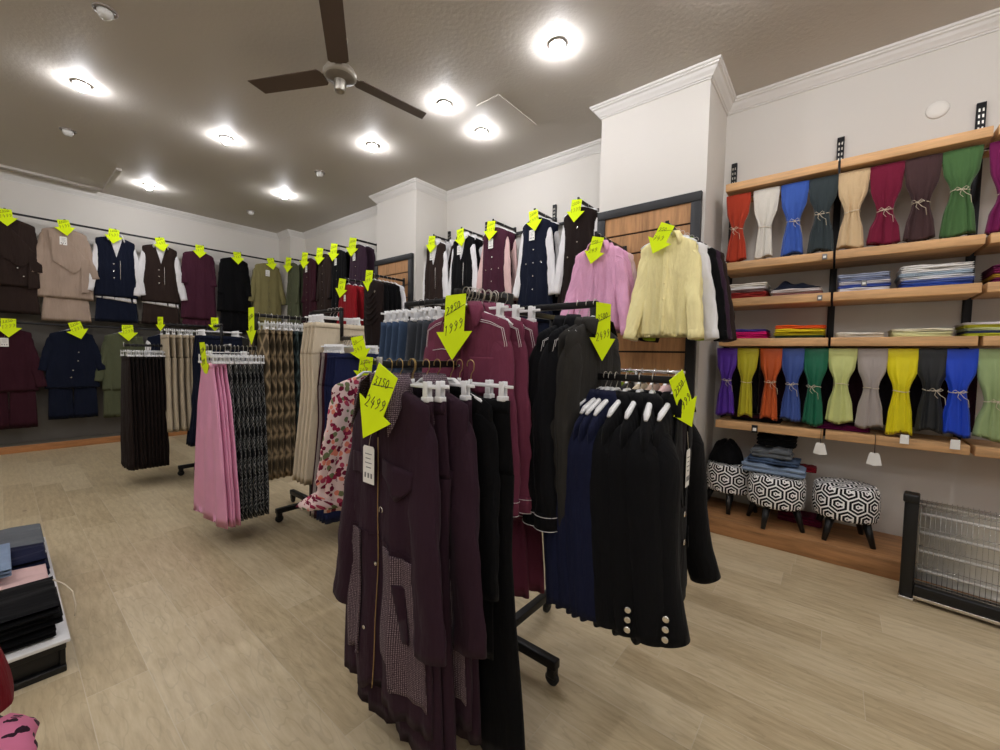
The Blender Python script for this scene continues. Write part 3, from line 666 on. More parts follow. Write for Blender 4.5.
# ---- rack 4, upper arm towards the pillar
E = pi/2
bd = st(make_denim(F['bdenim'], 'denim_shirt', 14, .72, .95))
put(bd, (X+.36, Y, 1.60), E, 'black denim shirt with white stitched cuffs beside the berry shirts', None); put(HS('wire', .2), (X+.36, Y, 1.60), E, 'white hanger inside the black denim shirt next to the charcoal jackets', 'hangers on the charcoal arm')
put(bd, (X+.30, Y+.015, 1.60), E, 'second black denim shirt, half hidden behind the first', None); put(HS('wire', .2), (X+.30, Y+.015, 1.60), E, 'white hanger inside the half hidden black denim shirt', 'hangers on the charcoal arm')
cj = st(top('jacket', 'jacket', F['char'], L=.9, sh=.205, hemw=.23, depth=.02, sl=.7, flat=.6, seed=15, out=.05, collar_m=F['char'], amp=.008))
for i, dx in enumerate((.43, .395)):
    hang(cj, HS('wire', .19), (X+dx, Y, 1.60), E, ['charcoal jacket at the end of the upper arm above the blazers', 'charcoal jacket second from the end of that upper arm'][i], ['white hanger inside the end charcoal jacket', 'white hanger inside the second charcoal jacket'][i], 'charcoal jackets', 'hangers on the charcoal arm')
# ---- rack 4, low arm towards the pillar: blazers
def make_blazer(mat, seed, front=False, out=.05, fwd=.06, flat=.85):
    t, c = top('blazer', 'blazer', mat, L=.74, sh=.225, hemw=.235, depth=.026, sl=.62, amp=.006, drp=.03, wv=.25, seed=seed, out=out, fwd=fwd, r0=.07, r1=.055, waist=.205, flat=flat, freqs=((2, .7), (4, .3)))
    z0 = c.z0
    patch(c, [(-.05, z0-.008), (0, z0-.36), (.05, z0-.008)], .005, .003).build('neck_opening', F['lining'], t)
    for s_ in (-1, 1):
        pl = [(s_*.045, z0-.004), (s_*.085, z0-.02), (s_*.13, z0-.17), (s_*.095, z0-.175), (s_*.105, z0-.2), (s_*.012, z0-.37)]
        patch(c, pl, .010, .004).build('lapel', mat, t)
        patch(c, [(s_*.07, z0-.49), (s_*.19, z0-.48), (s_*.19, z0-.53), (s_*.07, z0-.54)], .008, .004).build('pocket_flap', mat, t)
    collar(t, mat, .066, .036, .03, .0, .12, z0-.004, .02, 'collar', .9)
    for k in range(2): button(c, .02, z0-.40-.1*k, t, 'silver', .011)
    for so in [o for o in t.children if front and o.name.startswith('sleeve')]:
        s_ = -1 if so.data.vertices[0].co.x < 0 else 1; P = c.P[s_]; p = Vector(P[-2])
        for k in range(3): button_at((p.x+s_*.0605+s_*.006, p.y-.006, p.z+.01+.03*k), so, 'silver', .0105, Matrix.Rotation(s_*pi/2, 3, 'Y'))
    return t, c
nb = st(make_blazer(F['navyb'], 21)); kb = st(make_blazer(F['blk2'], 22, False, .06, .06, 1.)); kb2 = st(make_blazer(F['blk2'], 23, True, .06, .06, 1.))
xs = [-.435+.028*i for i in range(10)]
for i in range(5): hang(nb, HS('wire', .195, 'white', .055), (X+.425+.026*i, Y, 1.325), E-.14+.05*i, f'navy blazer with notched lapels, {ORD[i]} from the rack post', f'white hanger inside the {ORD[i]} navy blazer from the post', 'navy blazers', 'blazer hangers')
for i in range(3): hang(kb if i % 2 == 0 else kb2, HS('wire', .195, 'white', .055), (X+.57+.045*i, Y, 1.325), E+.06+.09*i, f'black blazer {"with" if i % 2 else "without"} silver cuff buttons, {ORD[i]} after the navy ones', f'white hanger inside the {ORD[i]} black blazer after the navy ones', 'black blazers', 'blazer hangers')
eb, ec = make_blazer(F['blk2'], 24, True, .06, .08, 1.); hang_tag(ec, eb, .02, ec.z0-.17, .045, .13); eb.location = (X+.725, Y+.04, 1.325); eb.rotation_euler = (0, 0, E+.02); eb['label'] = 'black blazer with a white tag at the open end of the arm'; eb['group'] = 'black blazers'
put(HS('wire', .195, 'white', .055), (X+.725, Y+.04, 1.325), E+.02, 'white hanger inside the tagged black blazer', 'blazer hangers')
# ---- rack 4, far arms: jeans, floral blouse
jn = st(trousers(F['jean'], .98, .18, .11, .02, seed=31, name='jeans')); gj = st(trousers(F['gjean'], .98, .18, .11, .02, seed=32, name='jeans'))
for i in range(4): hang(jn, HC('dwire', .18), (X-.70+.055*i, Y, 1.67), -E, f'mid blue jeans, {ORD[i]} from the far end of the upper arm', f'white clip hanger of the {ORD[i]} mid blue jeans', 'blue jeans on the rack', 'jeans hangers')
for i in range(4): hang(gj, HC('dwire', .18), (X-.47+.055*i, Y, 1.67), -E, f'dark grey jeans, {ORD[i]} after the blue jeans', f'white clip hanger of the {ORD[i]} dark grey jeans', 'grey jeans on the rack', 'jeans hangers')
fl = st(top('blouse', 'blouse', F['floral'], L=.72, sh=.21, hemw=.25, depth=.03, sl=.64, seed=33, out=.09, ruffle=True, amp=.014, r0=.07, r1=.06))
hang(fl, HS('brass'), (X-.90, Y-.13, 1.34), -E, 'pink floral blouse with ruffled cuffs beside the aubergine coat', 'white hanger inside the pink floral blouse', None, 'hangers on the floral arm')
tb = st(top('blouse', 'blouse', fab('teal', (60, 110, 116)), L=.66, sh=.2, hemw=.23, depth=.02, sl=.55, seed=34, out=.08))
hang(tb, HS('brass'), (X-.755, Y+.02, 1.34), -E, 'teal blouse between the floral blouse and the rack post', 'white hanger inside the teal blouse', None, 'hangers on the floral arm')
bj = st(top('jacket', 'jacket', F['blk'], L=.8, sh=.205, hemw=.23, depth=.02, sl=.6, seed=35, out=.07))
hang(bj, HS('brass'), (X-.97, Y, 1.34), -E, 'black jacket on the far side of the floral blouse', 'white hanger inside the black jacket beyond the floral blouse', None, 'hangers on the floral arm')
# ---- rack 2: pink and plaid skirts
X, Y = R2
pk = st(skirt('skirt', F['pinks'], 1.1, .125, .34, .016, .014, 41, freqs=((3, .7), (6, .3)))); pd = st(skirt('skirt', F['plaid'], 1.1, .15, .25, .016, .008, 42, freqs=((3, .6), (7, .4))))
for i in range(4): hang(pk, HC('wire', .175), (X, Y-.75+.024*i, 1.415), 0, f'glossy pink long skirt, {ORD[i]} from the open end of its arm', f'white clip hanger of the {ORD[i]} pink skirt', 'pink skirts', 'skirt hangers on the plaid arm')
for i in range(8): hang(pd, HC('wire', .175), (X+.02, Y-.65+.028*i, 1.415), 0, f'black and white plaid skirt, {ORD[i]} behind the pink skirts', f'white clip hanger of the {ORD[i]} black and white plaid skirt', 'black plaid skirts', 'skirt hangers on the plaid arm')
bp = st(skirt('skirt', F['bplaid'], 1.12, .17, .22, .018, .014, 43)); gp = st(skirt('skirt', F['gplaid'], 1.12, .17, .22, .018, .012, 44))
for i in range(5): hang(bp, HC('wire', .175), (X+.01, Y-.42+.043*i, 1.67), 0, f'brown and cream plaid skirt, {ORD[i]} from the arrow card', f'white clip hanger of the {ORD[i]} brown plaid skirt', 'brown plaid skirts', 'skirt hangers on the upper plaid arm')
for i in range(4): hang(gp, HC('wire', .175), (X+.02, Y-.20+.043*i, 1.67), 0, f'dark green plaid skirt, {ORD[i]} after the brown plaid ones', f'white clip hanger of the {ORD[i]} green plaid skirt', 'green plaid skirts', 'skirt hangers on the upper plaid arm')
cr = st(trousers(F['cream'], 1.2, .21, .15, .022, seed=45))
for i in range(4): hang(cr, HC('wire', .2), (X+.445-.055*i, Y, 1.73), E, f'wide cream trousers, {ORD[i]} from the open end of the upper arm', f'white clip hanger of the {ORD[i]} wide cream trousers', 'cream trousers', 'trouser hangers on the cream arm')
cols = [('dburg', 'dark burgundy'), ('grey', 'taupe grey'), ('dburg', 'dark burgundy'), ('blue', 'royal navy'), ('blue', 'royal navy'), ('blue', 'royal navy'), ('blue', 'royal navy')]
tp = {}
for i, (k, w) in enumerate(cols):
    if k not in tp: tp[k] = st(trousers(F[k], 1.2, .19, .14, .018, seed=50+len(tp)))
    hang(tp[k], HC('dwire', .185), (X+.49+.036*i, Y, 1.505), E, f'{w} trousers, {ORD[i]} from the drop post below the cream ones', f'clip hanger holding the {ORD[i]} trousers from that drop post', 'mixed trousers below the cream ones', 'trouser hangers on the low arm')
# ---- rack 1: pleated brown skirts, sand trousers, navy
X, Y = R1
bs = st(skirt('skirt', F['choc'], 1.12, .16, .22, .016, .012, 61, freqs=((6, .7), (13, .4))))
for i in range(10): hang(bs, HC('dwire', .17), (X, Y-.71+.032*i, 1.43), 0, f'pleated dark brown long skirt, {ORD[i]} from the open end of its arm', f'clip hanger of the {ORD[i]} pleated brown skirt', 'pleated brown skirts', 'brown skirt hangers')
ss = st(trousers(F['sand'], 1.0, .19, .15, .022, seed=62))
for i in range(6): hang(ss, HC('dwire', .18), (X+.03, Y-.40+.05*i, 1.66), 0, f'wide sand coloured trousers, {ORD[i]} behind the pleated brown skirts', f'clip hanger of the {ORD[i]} sand trousers', 'sand trousers', 'sand trouser hangers')
nv = st(trousers(F['navy'], 1.15, .2, .15, .022, seed=63))
for i in range(4): hang(nv, HC('wire', .2), (X+.40-.05*i, Y, 1.66), E, f'dark navy wide trousers, {ORD[i]} from the end, beside the sand ones', f'white clip hanger of the {ORD[i]} dark navy trousers', 'dark navy trousers', 'navy trouser hangers')
for i in range(3): put(nv, (X+.62-.05*i, Y, 1.44), E, f'dark navy trousers on the lower arm, {ORD[i]} from its end', 'dark navy trousers'); put(HC('wire', .2), (X+.62-.05*i, Y, 1.44), E, f'white clip hanger of the {ORD[i]} navy trousers on the lower arm', 'navy trouser hangers')
# ---- price arrows on the racks
X, Y = R4
arrow((X+.10, Y-.70, 1.33), 0, '3150', '2499', 'yellow arrow card reading 3150 and 2499 over the tagged coat', 1.3, .42, -.10)
arrow((X+.025, Y-.345, 1.61), .0, '2950', '1999', 'yellow arrow card reading 2950 and 1999 on the berry shirts', 1.28, 0, -.06, None, .35, 1.1)
arrow((X+.475, Y-.02, 1.585), 1.35, '3500', '2499', 'narrow yellow arrow card on the drop post above the blazers', 1.0, 0, 0, None, .28, 1.3)
arrow((X+.75, Y-.05, 1.33), 1.25, '2750', '1999', 'slanted yellow arrow card on the tagged black blazer', .95, -.45, -.05, None, .28, 1.2)
arrow((X-1.04, Y-.04, 1.36), .9, '950', '749', 'yellow arrow card half hidden above the floral blouse', .9, .1)
X, Y = R2
arrow((X, Y-.785, 1.435), .0, '1250', '799', 'yellow arrow card edge-on at the pink skirts', 1.25, 0, .1, None, .28, 1.2)
arrow((X, Y-.47, 1.71), .0, '1250', '899', 'long yellow arrow card edge-on at the brown plaid skirts', 1.25, 0, .0, None, .28, 1.4)
arrow((X+.77, Y-.06, 1.50), 1.15, '50', '549', 'yellow arrow card reading 549 on the royal navy trousers', 1.0, -.25)
X, Y = R1
arrow((X, Y-.43, 1.72), .5, '950', '649', 'small yellow card above the sand trousers', .8)
arrow((X+.2, Y, 1.74), 1.2, '950', '649', 'small yellow card above the dark navy trousers', .8)
# ================================================================== LEFT WALL OUTFITS
def wall_rail(name, label, p0, p1, z, brackets, wall_x):
    t = thing(name, label, 'wall rail', (0, 0, 0)); mb = MB(); mb.rbox((p0[0]-.012, p0[1], z-.027), (p0[0]+.012, p1[1], z-.002), .003); mb.build('bar', 'rail', t)
    for y in brackets:
        mb = MB(); mb.rbox((wall_x, y-.012, z-.05), (p0[0]+.03, y+.012, z-.027), .003); mb.rbox((p0[0]+.012, y-.01, z-.03), (p0[0]+.03, y+.01, z+.03), .003); mb.build('bracket', 'rail', t)
    return t
wall_rail('wall_rail', 'upper black rail along the clothes wall', (-8.22, -1.2), (-8.22, 3.5), 3.09, (-.9, .1, .62, 1.13, 1.63, 2.2, 2.75, 3.3), XL)
wall_rail('wall_rail', 'lower black rail along the clothes wall', (-8.22, -1.2), (-8.22, 3.4), 1.70, (-.9, .1, .66, 1.21, 1.9, 2.6, 3.3), XL)
def outfit(label, top_m, low_m, L=.74, L2=1.28, vest=None, sleeves=True, wrap=False, btns=None, tagz=False, seed=1, hemw=.27, lowk='skirt', name='outfit', sl=.6, sh=.215, slm=None, out=.12, hw=.24, low_name='skirt_part', depth=.04, z0=-.085):
    t, c = top(name, 'clothes', top_m, L=L, sh=sh, hemw=hemw, depth=depth, sl=sl if sleeves else 0, amp=.016, seed=seed, out=out, sleeve_m=slm, z0=z0)
    t['label'] = label; t['group'] = 'outfits on the walls'
    z0 = c.z0
    if vest:
        patch(c, [(-.075, z0-.006), (0, z0-.30), (.075, z0-.006)], .006, .004).build('shirt_front', F['white'], t)
        collar(t, F['white'], z=z0-.004)
        sc = Cloth([(z0-L+.05, hemw*.9, depth*1.0), (z0-L-.045, hemw*.95, depth*1.15)], .016, ((3, .6), (7, .4)), seed, z0-.05, z0-L*.7); sc.mesh(nu=20, nz=4, hem=lambda u: -.025*u).build('shirt_tail', F['white'], t)
        line_on(c, [(.04, z0-.34), (.04, z0-.62)], .004, .006).build('chain', 'silver', t)
    if low_m:
        if lowk == 'legs':
            for s_ in (-1, 1):
                lc = Cloth([(z0-L+.15, .11, depth*.8), (z0-L2, .125, depth)], .012, ((3, .6), (5, .4)), seed+s_, z0-L+.2, z0-L2); mb = lc.mesh(nu=14, nz=10)
                mb.v = [(x+s_*.12, y, z) for x, y, z in mb.v]; mb.build('trouser_leg', low_m, t)
        else:
            lc = Cloth([(z0-L+.15, hw*.85, depth*.8), (z0-L2, hw, depth*1.0)], .014, ((4, .6), (9, .4)), seed+3, z0-L+.2, z0-L2); lc.mesh(nu=24, nz=12).build(low_name, low_m, t)
    if wrap:
        patch(c, [(-.16, z0-.06), (-.06, z0-.03), (.2, z0-.40), (.2, z0-.48), (.07, z0-.62), (-.12, z0-.47)], .016, .01).build('wrap_panel', top_m, t)
        patch(c, [(.15, z0-.40), (.22, z0-.38), (.24, z0-.85), (.13, z0-.88)], .020, .008).build('side_tie', top_m, t)
    if btns:
        for x, z in btns: button(c, x, z0+z, t, 'silver', .009)
    if tagz: hang_tag(c, t, -.02, z0-.13, .07, .11)
    return t, c
def wall_set(y, x, z, rot, *a, hl='', **k):
    t, c = outfit(*a, **k); t.location = (x, y, z); t.rotation_euler = (0, 0, rot)
    put(HS('wire', .21), (x, y, z), rot, hl or ('white hanger of the '+' '.join(a[0].split()[:7])), 'hangers of the wall outfits'); return t, c
XW = -8.22
VB = [(-.03, -.40), (-.03, -.50), (-.03, -.60)]
wall_set(.14, XW, 3.09, E, 'dark brown two-piece outfit at the open end of the upper rail', F['brown'], F['brown'], .86, 1.2, wrap=True, out=.05, seed=71, btns=[(.05, -.62), (.1, -.72)], hemw=.24)
wall_set(.62, XW, 3.09, E, 'beige wrap tunic and skirt outfit with a white tag', F['beige'], F['beige'], .96, 1.27, wrap=True, tagz=True, seed=72)
wall_set(1.13, XW, 3.09, E, 'navy vest over a white shirt with a navy skirt on the upper rail', F['navy'], F['navy'], .88, 1.24, vest=True, btns=VB, seed=73, slm=F['white'], hemw=.24, sl=.76)
wall_set(1.64, XW, 3.09, E, 'brown vest over a white shirt with a brown skirt on the upper rail', F['brown'], F['brown'], .90, 1.24, vest=True, btns=VB, seed=74, slm=F['white'], hemw=.24, sl=.78)
wall_set(2.14, XW, 3.09, E, 'burgundy tunic outfit between the brown vest and the black outfit', F['burg'], F['burg'], 1.12, 1.25, seed=75, sl=.5, out=.03, hemw=.25, wrap=False)
wall_set(2.66, XW, 3.09, E, 'plain black outfit on the upper rail beside the khaki dress', F['blk'], F['blk'], .95, 1.3, seed=76, sl=.6, out=.05)
wall_set(3.2, XW, 3.09, E, 'khaki shirt dress with chest flaps next to the corner pillar', F['khaki'], F['khaki'], 1.1, 1.25, seed=77, sl=.68, btns=[(0, -.2-.12*i) for i in range(7)], tagz=True, hemw=.25, name='dress')
wall_set(-.42, XW, 3.09, E, 'grey outfit past the dark brown one, outside the view', F['char'], F['char'], .9, 1.2, seed=70)
wall_set(.08, XW, 1.70, E, 'dark burgundy set with trousers and tag on the lower rail', F['dburg'], F['dburg'], .82, 1.3, seed=78, tagz=True, lowk='legs', sl=.72, hemw=.26)
wall_set(.66, XW, 1.70, E, 'navy buttoned set on the lower rail', F['navy'], F['navy'], .80, 1.22, seed=79, btns=[(.06, -.3), (.05, -.42), (0, -.55), (-.02, -.65)], lowk='legs', sl=.5, hemw=.27)
wall_set(1.2, XW, 1.70, E, 'olive green set with a long shirt on the lower rail', F['olive'], F['olive'], .85, 1.25, seed=80, btns=[(.03, -.1), (.03, -.25), (.03, -.4)], sl=.66, hemw=.25, lowk='legs')
wall_set(1.68, XW, 1.70, E, 'navy and white outfit on the lower rail behind the pleated skirts', F['navy'], F['navy'], .85, 1.25, seed=81, slm=F['white'], sl=.6)
wall_set(2.2, XW, 1.70, E, 'black outfit on the lower rail behind the racks', F['blk'], F['blk'], .85, 1.25, seed=82)
wall_set(2.75, XW, 1.70, E, 'charcoal outfit on the lower rail near the corner', F['char'], F['char'], .85, 1.25, seed=83)
for y, w in ((.1, 'dark brown outfit'), (.6, 'beige wrap outfit'), (1.11, 'navy vest outfit'), (1.62, 'brown vest outfit'), (2.14, 'burgundy tunic'), (2.68, 'plain black outfit'), (3.22, 'khaki dress')):
    arrow((XW+.07, y, 3.10), E-.1, '1950', '1499', f'yellow arrow card above the {w} on the upper rail', 1.35, random.uniform(-.25, .25), -.1, 'arrow cards on the clothes wall', .28, .75)
for y, w in ((.1, 'dark burgundy set'), (.68, 'navy buttoned set'), (1.23, 'olive green set')):
    arrow((XW+.07, y, 1.73), E-.1, '1750', '1299', f'yellow arrow card above the {w} on the lower rail', 1.5, random.uniform(-.3, .3), -.1, 'arrow cards on the clothes wall', .28, .75)
t = thing('display_platform', 'low tiled platform with a wooden edge below the clothes wall', 'platform', (XL, 0, 0))
mb = MB(); mb.box((.013, -2.6, 0), (.33, 3.51, .085)); mb.build('tiled_top', 'tile', t, False)
mb = MB(); mb.rbox((.33, -2.6, 0), (.355, 3.51, .092), .003); mb.build('wood_edge', 'platl', t)
# ================================================================== FAR BAY AND MIDDLE BAY WALL ARMS
def wall_arm(x, y0, y1, z, label, m='rail'):
    t = thing('garment_bracket', label, 'wall arm', (x, y0, z), 0, 'display arms on the back wall')
    mb = MB(); mb.rbox((-.0125, y1-y0, -.027), (.0125, -.002, -.002), .002); mb.rbox((-.0125, y1-y0-.006, -.027), (.0125, y1-y0, .012), .002); mb.build('arm', m, t)
    mb = MB(); mb.rbox((-.02, -.012, -.12), (.02, -.001, .02), .003); mb.build('wall_plate', 'rail', t)
def strip(x, y, z0, z1, label):
    t = thing('slotted_upright', label, 'shelf upright', (x, y, 0), 0, 'slotted uprights on the back wall')
    mb = MB(); mb.rbox((-.022, -.022, z0), (.022, -.001, z1), .002); mb.build('channel', 'black', t)
    mb = MB(); z = z1-.04
    while z > z1-.2:
        for dx in (-.009, .009): mb.box((dx-.004, -.0235, z-.02), (dx+.004, -.022, z))
        z -= .04
    mb.build('slots', 'steel', t, False)
for x, w in ((-4.29, 'beside the middle pillar'), (-3.59, 'between the black and burgundy vests'), (-2.56, 'behind the navy vest')): strip(x, 4.08, .3, 3.12, f'black slotted upright {w}')
t = thing('wall_rail', 'black rail joining the uprights behind the vest sets', 'wall rail', (0, 0, 0)); mb = MB(); mb.rbox((-4.34, 4.02, 2.86), (-1.78, 4.05, 2.89), .003); mb.build('bar', 'rail', t)
far = [(-7.77, F['olive'], 'olive green long shirt by the corner pillar'), (-7.14, F['dburg'], 'long dark burgundy shirt dress with pocket flaps and tag'), (-6.62, F['brown'], 'dark brown long shirt after the burgundy dress'), (-6.17, F['blk'], 'black long shirt in the far bay'), (-5.63, F['purp'], 'aubergine shirt jacket next to the middle pillar')]
for i, (x, m, l) in enumerate(far):
    wall_arm(x, 3.81, 3.42, 3.09, f'black wall arm carrying the {" ".join(l.split()[:4])}')
    for j in range(2):
        y = 3.47+.14*j; lab = l if j == 0 else 'second piece hung behind the '+' '.join(l.split()[:5])
        wall_set(y, x, 3.09, 0, lab, m, m if i != 4 else None, 1.15 if i != 4 else 1.0, 1.4, seed=90+i*3+j, btns=[(0, -.2-.13*k) for k in range(6)] if j == 0 else None, tagz=(j == 0 and i in (1, 3, 4)), sl=.7, out=.03, hemw=.24, sh=.205, hw=.24, depth=.035,
                 hl=f'white hanger of the {"front" if j == 0 else "rear"} garment, {" ".join(l.split()[:4])}', name='long_shirt')
    arrow((x-.02, 3.40, 3.10), .35, '2450', '1899', f'yellow arrow card on the {" ".join(l.split()[:4])}', 1.5, .15, 0, 'arrow cards in the far bay')
mid = [(-4.15, F['brown'], 'brown vest set with a white shirt beside the middle pillar', .18), (-3.64, F['blk'], 'black vest set with a white shirt', .18), (-3.13, F['burg'], 'burgundy vest set with a pale pink shirt', .04), (-2.55, F['navy'], 'navy long vest set with a white shirt', .04), (-2.03, F['choc'], 'dark chocolate vest set beside the near pillar', .04)]
for i, (x, m, l, vw) in enumerate(mid):
    wall_arm(x, 4.08, 3.66, 2.95, f'black wall arm carrying the {" ".join(l.split()[:3])}')
    for j in range(2):
        y = 3.70+.14*j; L = (.78, .74, 1.12, 1.12, 1.0)[i]
        lab = l if j == 0 else 'second set hung behind the '+' '.join(l.split()[:3])
        wall_set(y, x+(.12 if i == 0 and j else 0), 2.95, 0, lab, m, m, L, 1.4, seed=110+i*3+j, slm=F['white'] if i != 2 else F['palepink'], vest=(i < 2), btns=None if i < 2 else [(0, -.2-.14*k) for k in range(5)]+[(-.1, -.48), (.1, -.48)], sl=.78, out=.1, hemw=.235, sh=.185, tagz=(j == 0 and i < 4), hw=.22, depth=.035,
                 hl=f'white hanger of the {"front" if j == 0 else "rear"} {" ".join(l.split()[:3])}', name='vest_set')
    arrow((x, 3.63, 2.93), .15, '2950', '1999', f'yellow arrow card on the {" ".join(l.split()[:3])}', 1.25, .12*(-1)**i, 0, 'arrow cards in the middle bay', .28, .9)
# ================================================================== SLATTED PANELS ON THE PILLARS
def panel(label, x0, x1, ztop, y=YP):
    t = thing('slatwall', label, 'display panel', (0, y, 0)); b = .075
    mb = MB(); mb.rbox((x0, -.045, ztop-b), (x1, -.001, ztop), .004); mb.rbox((x0, -.045, .1), (x0+b, -.001, ztop-b), .004); mb.rbox((x1-b, -.045, .1), (x1, -.001, ztop-b), .004); mb.rbox((x0+b, -.045, .1), (x1-b, -.001, .16), .004)
    mb.build('frame', 'frame', t)
    z = ztop-b; mb = MB()
    while z > .3: mb.box((x0+b, -.03, z-.155), (x1-b, -.012, z)); z -= .17
    mb.build('slat_boards', 'slat', t, False)
    mb = MB(); mb.box((x0+b, -.012, .16), (x1-b, -.002, ztop-b)); mb.build('back_board', 'black', t, False)
panel('large black-framed oak slat panel on the near pillar', -1.735, -.86, 2.70)
panel('smaller-looking black-framed oak panel on the middle pillar', -5.235, -4.39, 2.72)
def crowd_arm(x, y0, y1, z, label):
    wall_arm(x, y0-.045, y1, z, label)
    t = thing('shelf_bracket', 'x', 'bracket') if False else None
crowd_arm(-5.17, YP, 3.0, 2.39, 'black arm on the middle pillar panel with the red sweater')
crowd_arm(-4.54, YP, 3.0, 2.38, 'black arm on the middle pillar panel with the draped black top')
crowd_arm(-1.465, YP, 2.93, 2.34, 'black arm on the near pillar panel with the pink blouse')
crowd_arm(-.915, YP, 2.87, 2.30, 'black arm on the near pillar panel with the yellow blouse')
rs = st(top('sweater', 'sweater', F['red'], L=.66, sh=.2, hemw=.22, depth=.03, sl=.5, seed=130, out=.05, tagz=(-.0, -.14)))
for i in range(3): hang(rs, HS('wire', .19), (-5.17, 3.04+.09*i, 2.39), 0, ['red sweater with a white tag at the end of its arm', 'second red sweater behind the tagged one', 'third red sweater, closest to the pillar'][i], f'white hanger of the {ORD[i]} red sweater', 'red sweaters', 'hangers on the middle pillar panel')
dt, dc = top('blouse', 'blouse', F['choc'], L=.86, sh=.2, hemw=.19, depth=.05, sl=0, seed=131, amp=.006)
for k in range(6):
    zc = dc.z0-.12-.07*k; hw_ = .10+.012*k
    P = [dc.front(-hw_+2*hw_*j/14, zc-.09*(1-((j-7)/7)**2)-.0*k, .006) for j in range(15)]
    mb = MB(); mb.tube(P, [.004+.008*(1-((j-7)/7)**2) for j in range(15)], 6); mb.build('drape_fold', F['choc'], dt)
button(dc, .1, dc.z0-.15, dt, 'silver', .014, name='brooch'); dt.location = (-4.54, 3.02, 2.38); dt['label'] = 'black-brown top with a draped front and brooch on the middle pillar panel'
put(HS('wire', .19), (-4.54, 3.02, 2.38), 0, 'white hanger of the draped black-brown top', 'hangers on the middle pillar panel')
tb_ = st(top('blouse', 'blouse', F['blk'], L=.8, sh=.2, hemw=.2, depth=.02, sl=.6, seed=132, out=.04)); tw_ = st(top('blouse', 'blouse', F['white'], L=.7, sh=.21, hemw=.22, depth=.02, sl=.6, seed=133, out=.06))
for i in range(5):
    y = 3.09+.06*i
    if i < 4: hang(tb_, HS('wire', .19), (-4.54, y, 2.38), 0, f'plain black blouse, {ORD[i]} behind the draped top', f'white hanger of the {ORD[i]} plain black blouse behind the draped top', 'black blouses on the middle pillar', 'hangers on the middle pillar panel')
    else: hang(tw_, HS('wire', .19), (-4.54, y, 2.38), 0, 'white blouse at the wall end of the draped top arm', 'white hanger of the white blouse on the middle pillar', None, 'hangers on the middle pillar panel')
def make_blouse(mat, seed, L=.66, nm='blouse', sh=.205, hw=.225, out=.12):
    t, c = top(nm, 'blouse', mat, L=L, sh=sh, hemw=hw, depth=.024, sl=.64, seed=seed, out=out, amp=.024, freqs=((3, .6), (7, .5), (12, .3)), collar_m=mat, cuff=mat, r0=.068, r1=.042, fwd=.09)
    z0 = c.z0
    patch(c, [(-.015, z0-.03), (.015, z0-.03), (.015, z0-L+.02), (-.015, z0-L+.02)], .008, .004).build('placket', mat, t)
    for k in range(5): button(c, 0, z0-.10-.11*k, t, mat, .007)
    return t, c
pb = st(make_blouse(F['pink'], 140)); yb = st(make_blouse(F['yellow'], 141, .68, sh=.185, hw=.205, out=.075))
hang(pb, HS('wire', .2), (-1.465, 2.97, 2.34), 0, 'light pink long-sleeved blouse at the end of its arm', 'white hanger of the front pink blouse', 'pink blouses', 'hangers on the near pillar panel')
put(pb, (-1.465, 3.07, 2.34), 0, 'second pink blouse, behind the first one', 'pink blouses'); put(HS('wire', .2), (-1.465, 3.07, 2.34), 0, 'white hanger of the second pink blouse', 'hangers on the near pillar panel')
pw = st(make_blouse(F['palepink'], 142)); hang(pw, HS('wire', .2), (-1.465, 3.18, 2.34), 0, 'pale cream-pink blouse behind the two pink ones', 'white hanger of the pale cream-pink blouse', None, 'hangers on the near pillar panel')
hang(yb, HS('wire', .2), (-.915, 2.90, 2.30), 0, 'pale yellow gathered blouse at the end of its arm', 'white hanger of the front yellow blouse', 'yellow blouses', 'hangers on the near pillar panel')
put(yb, (-.925, 2.98, 2.30), 0, 'second pale yellow blouse, behind the first', 'yellow blouses'); put(HS('wire', .2), (-.925, 2.98, 2.30), 0, 'white hanger of the second yellow blouse', 'hangers on the near pillar panel')
for i, (k, l) in enumerate((('white', 'white blouse squeezed behind the yellow blouses'), ('lime', 'lime green blouse between the white and black ones'), ('blk', 'black blouse behind the yellow and white ones'), ('purp', 'dark purple blouse with a white cuff button'), ('brown', 'dark olive-brown blouse last on the yellow blouse arm'))):
    b = st(make_blouse(F[k], 150+i, .66, sh=.17 if k == 'lime' else .2, out=.05 if k == 'lime' else .11)); hang(b, HS('wire', .2), (-.90+.012*i, 3.05+.075*i, 2.30), 0, l, 'white hanger of the '+' '.join(l.split()[:3]), None, 'hangers on the near pillar panel')
for x, y, z, a, b, l in ((-1.465, 2.91, 2.33, '350', '249', 'yellow arrow card reading 249 on the pink blouse'), (-.93, 2.84, 2.31, '950', '749', 'yellow arrow card reading 749 on the yellow blouse')):
    arrow((x+.03, y, z-.03), .1, a, b, l, 1.12, .25 if x < -1.2 else .45, -.05)
arrow((-5.19, 2.97, 2.38), .3, '950', '599', 'yellow arrow card on the red sweater', 1.4, .2); arrow((-4.56, 2.97, 2.42), .2, '1250', '899', 'yellow arrow card on the draped black-brown top', 1.4, .12)
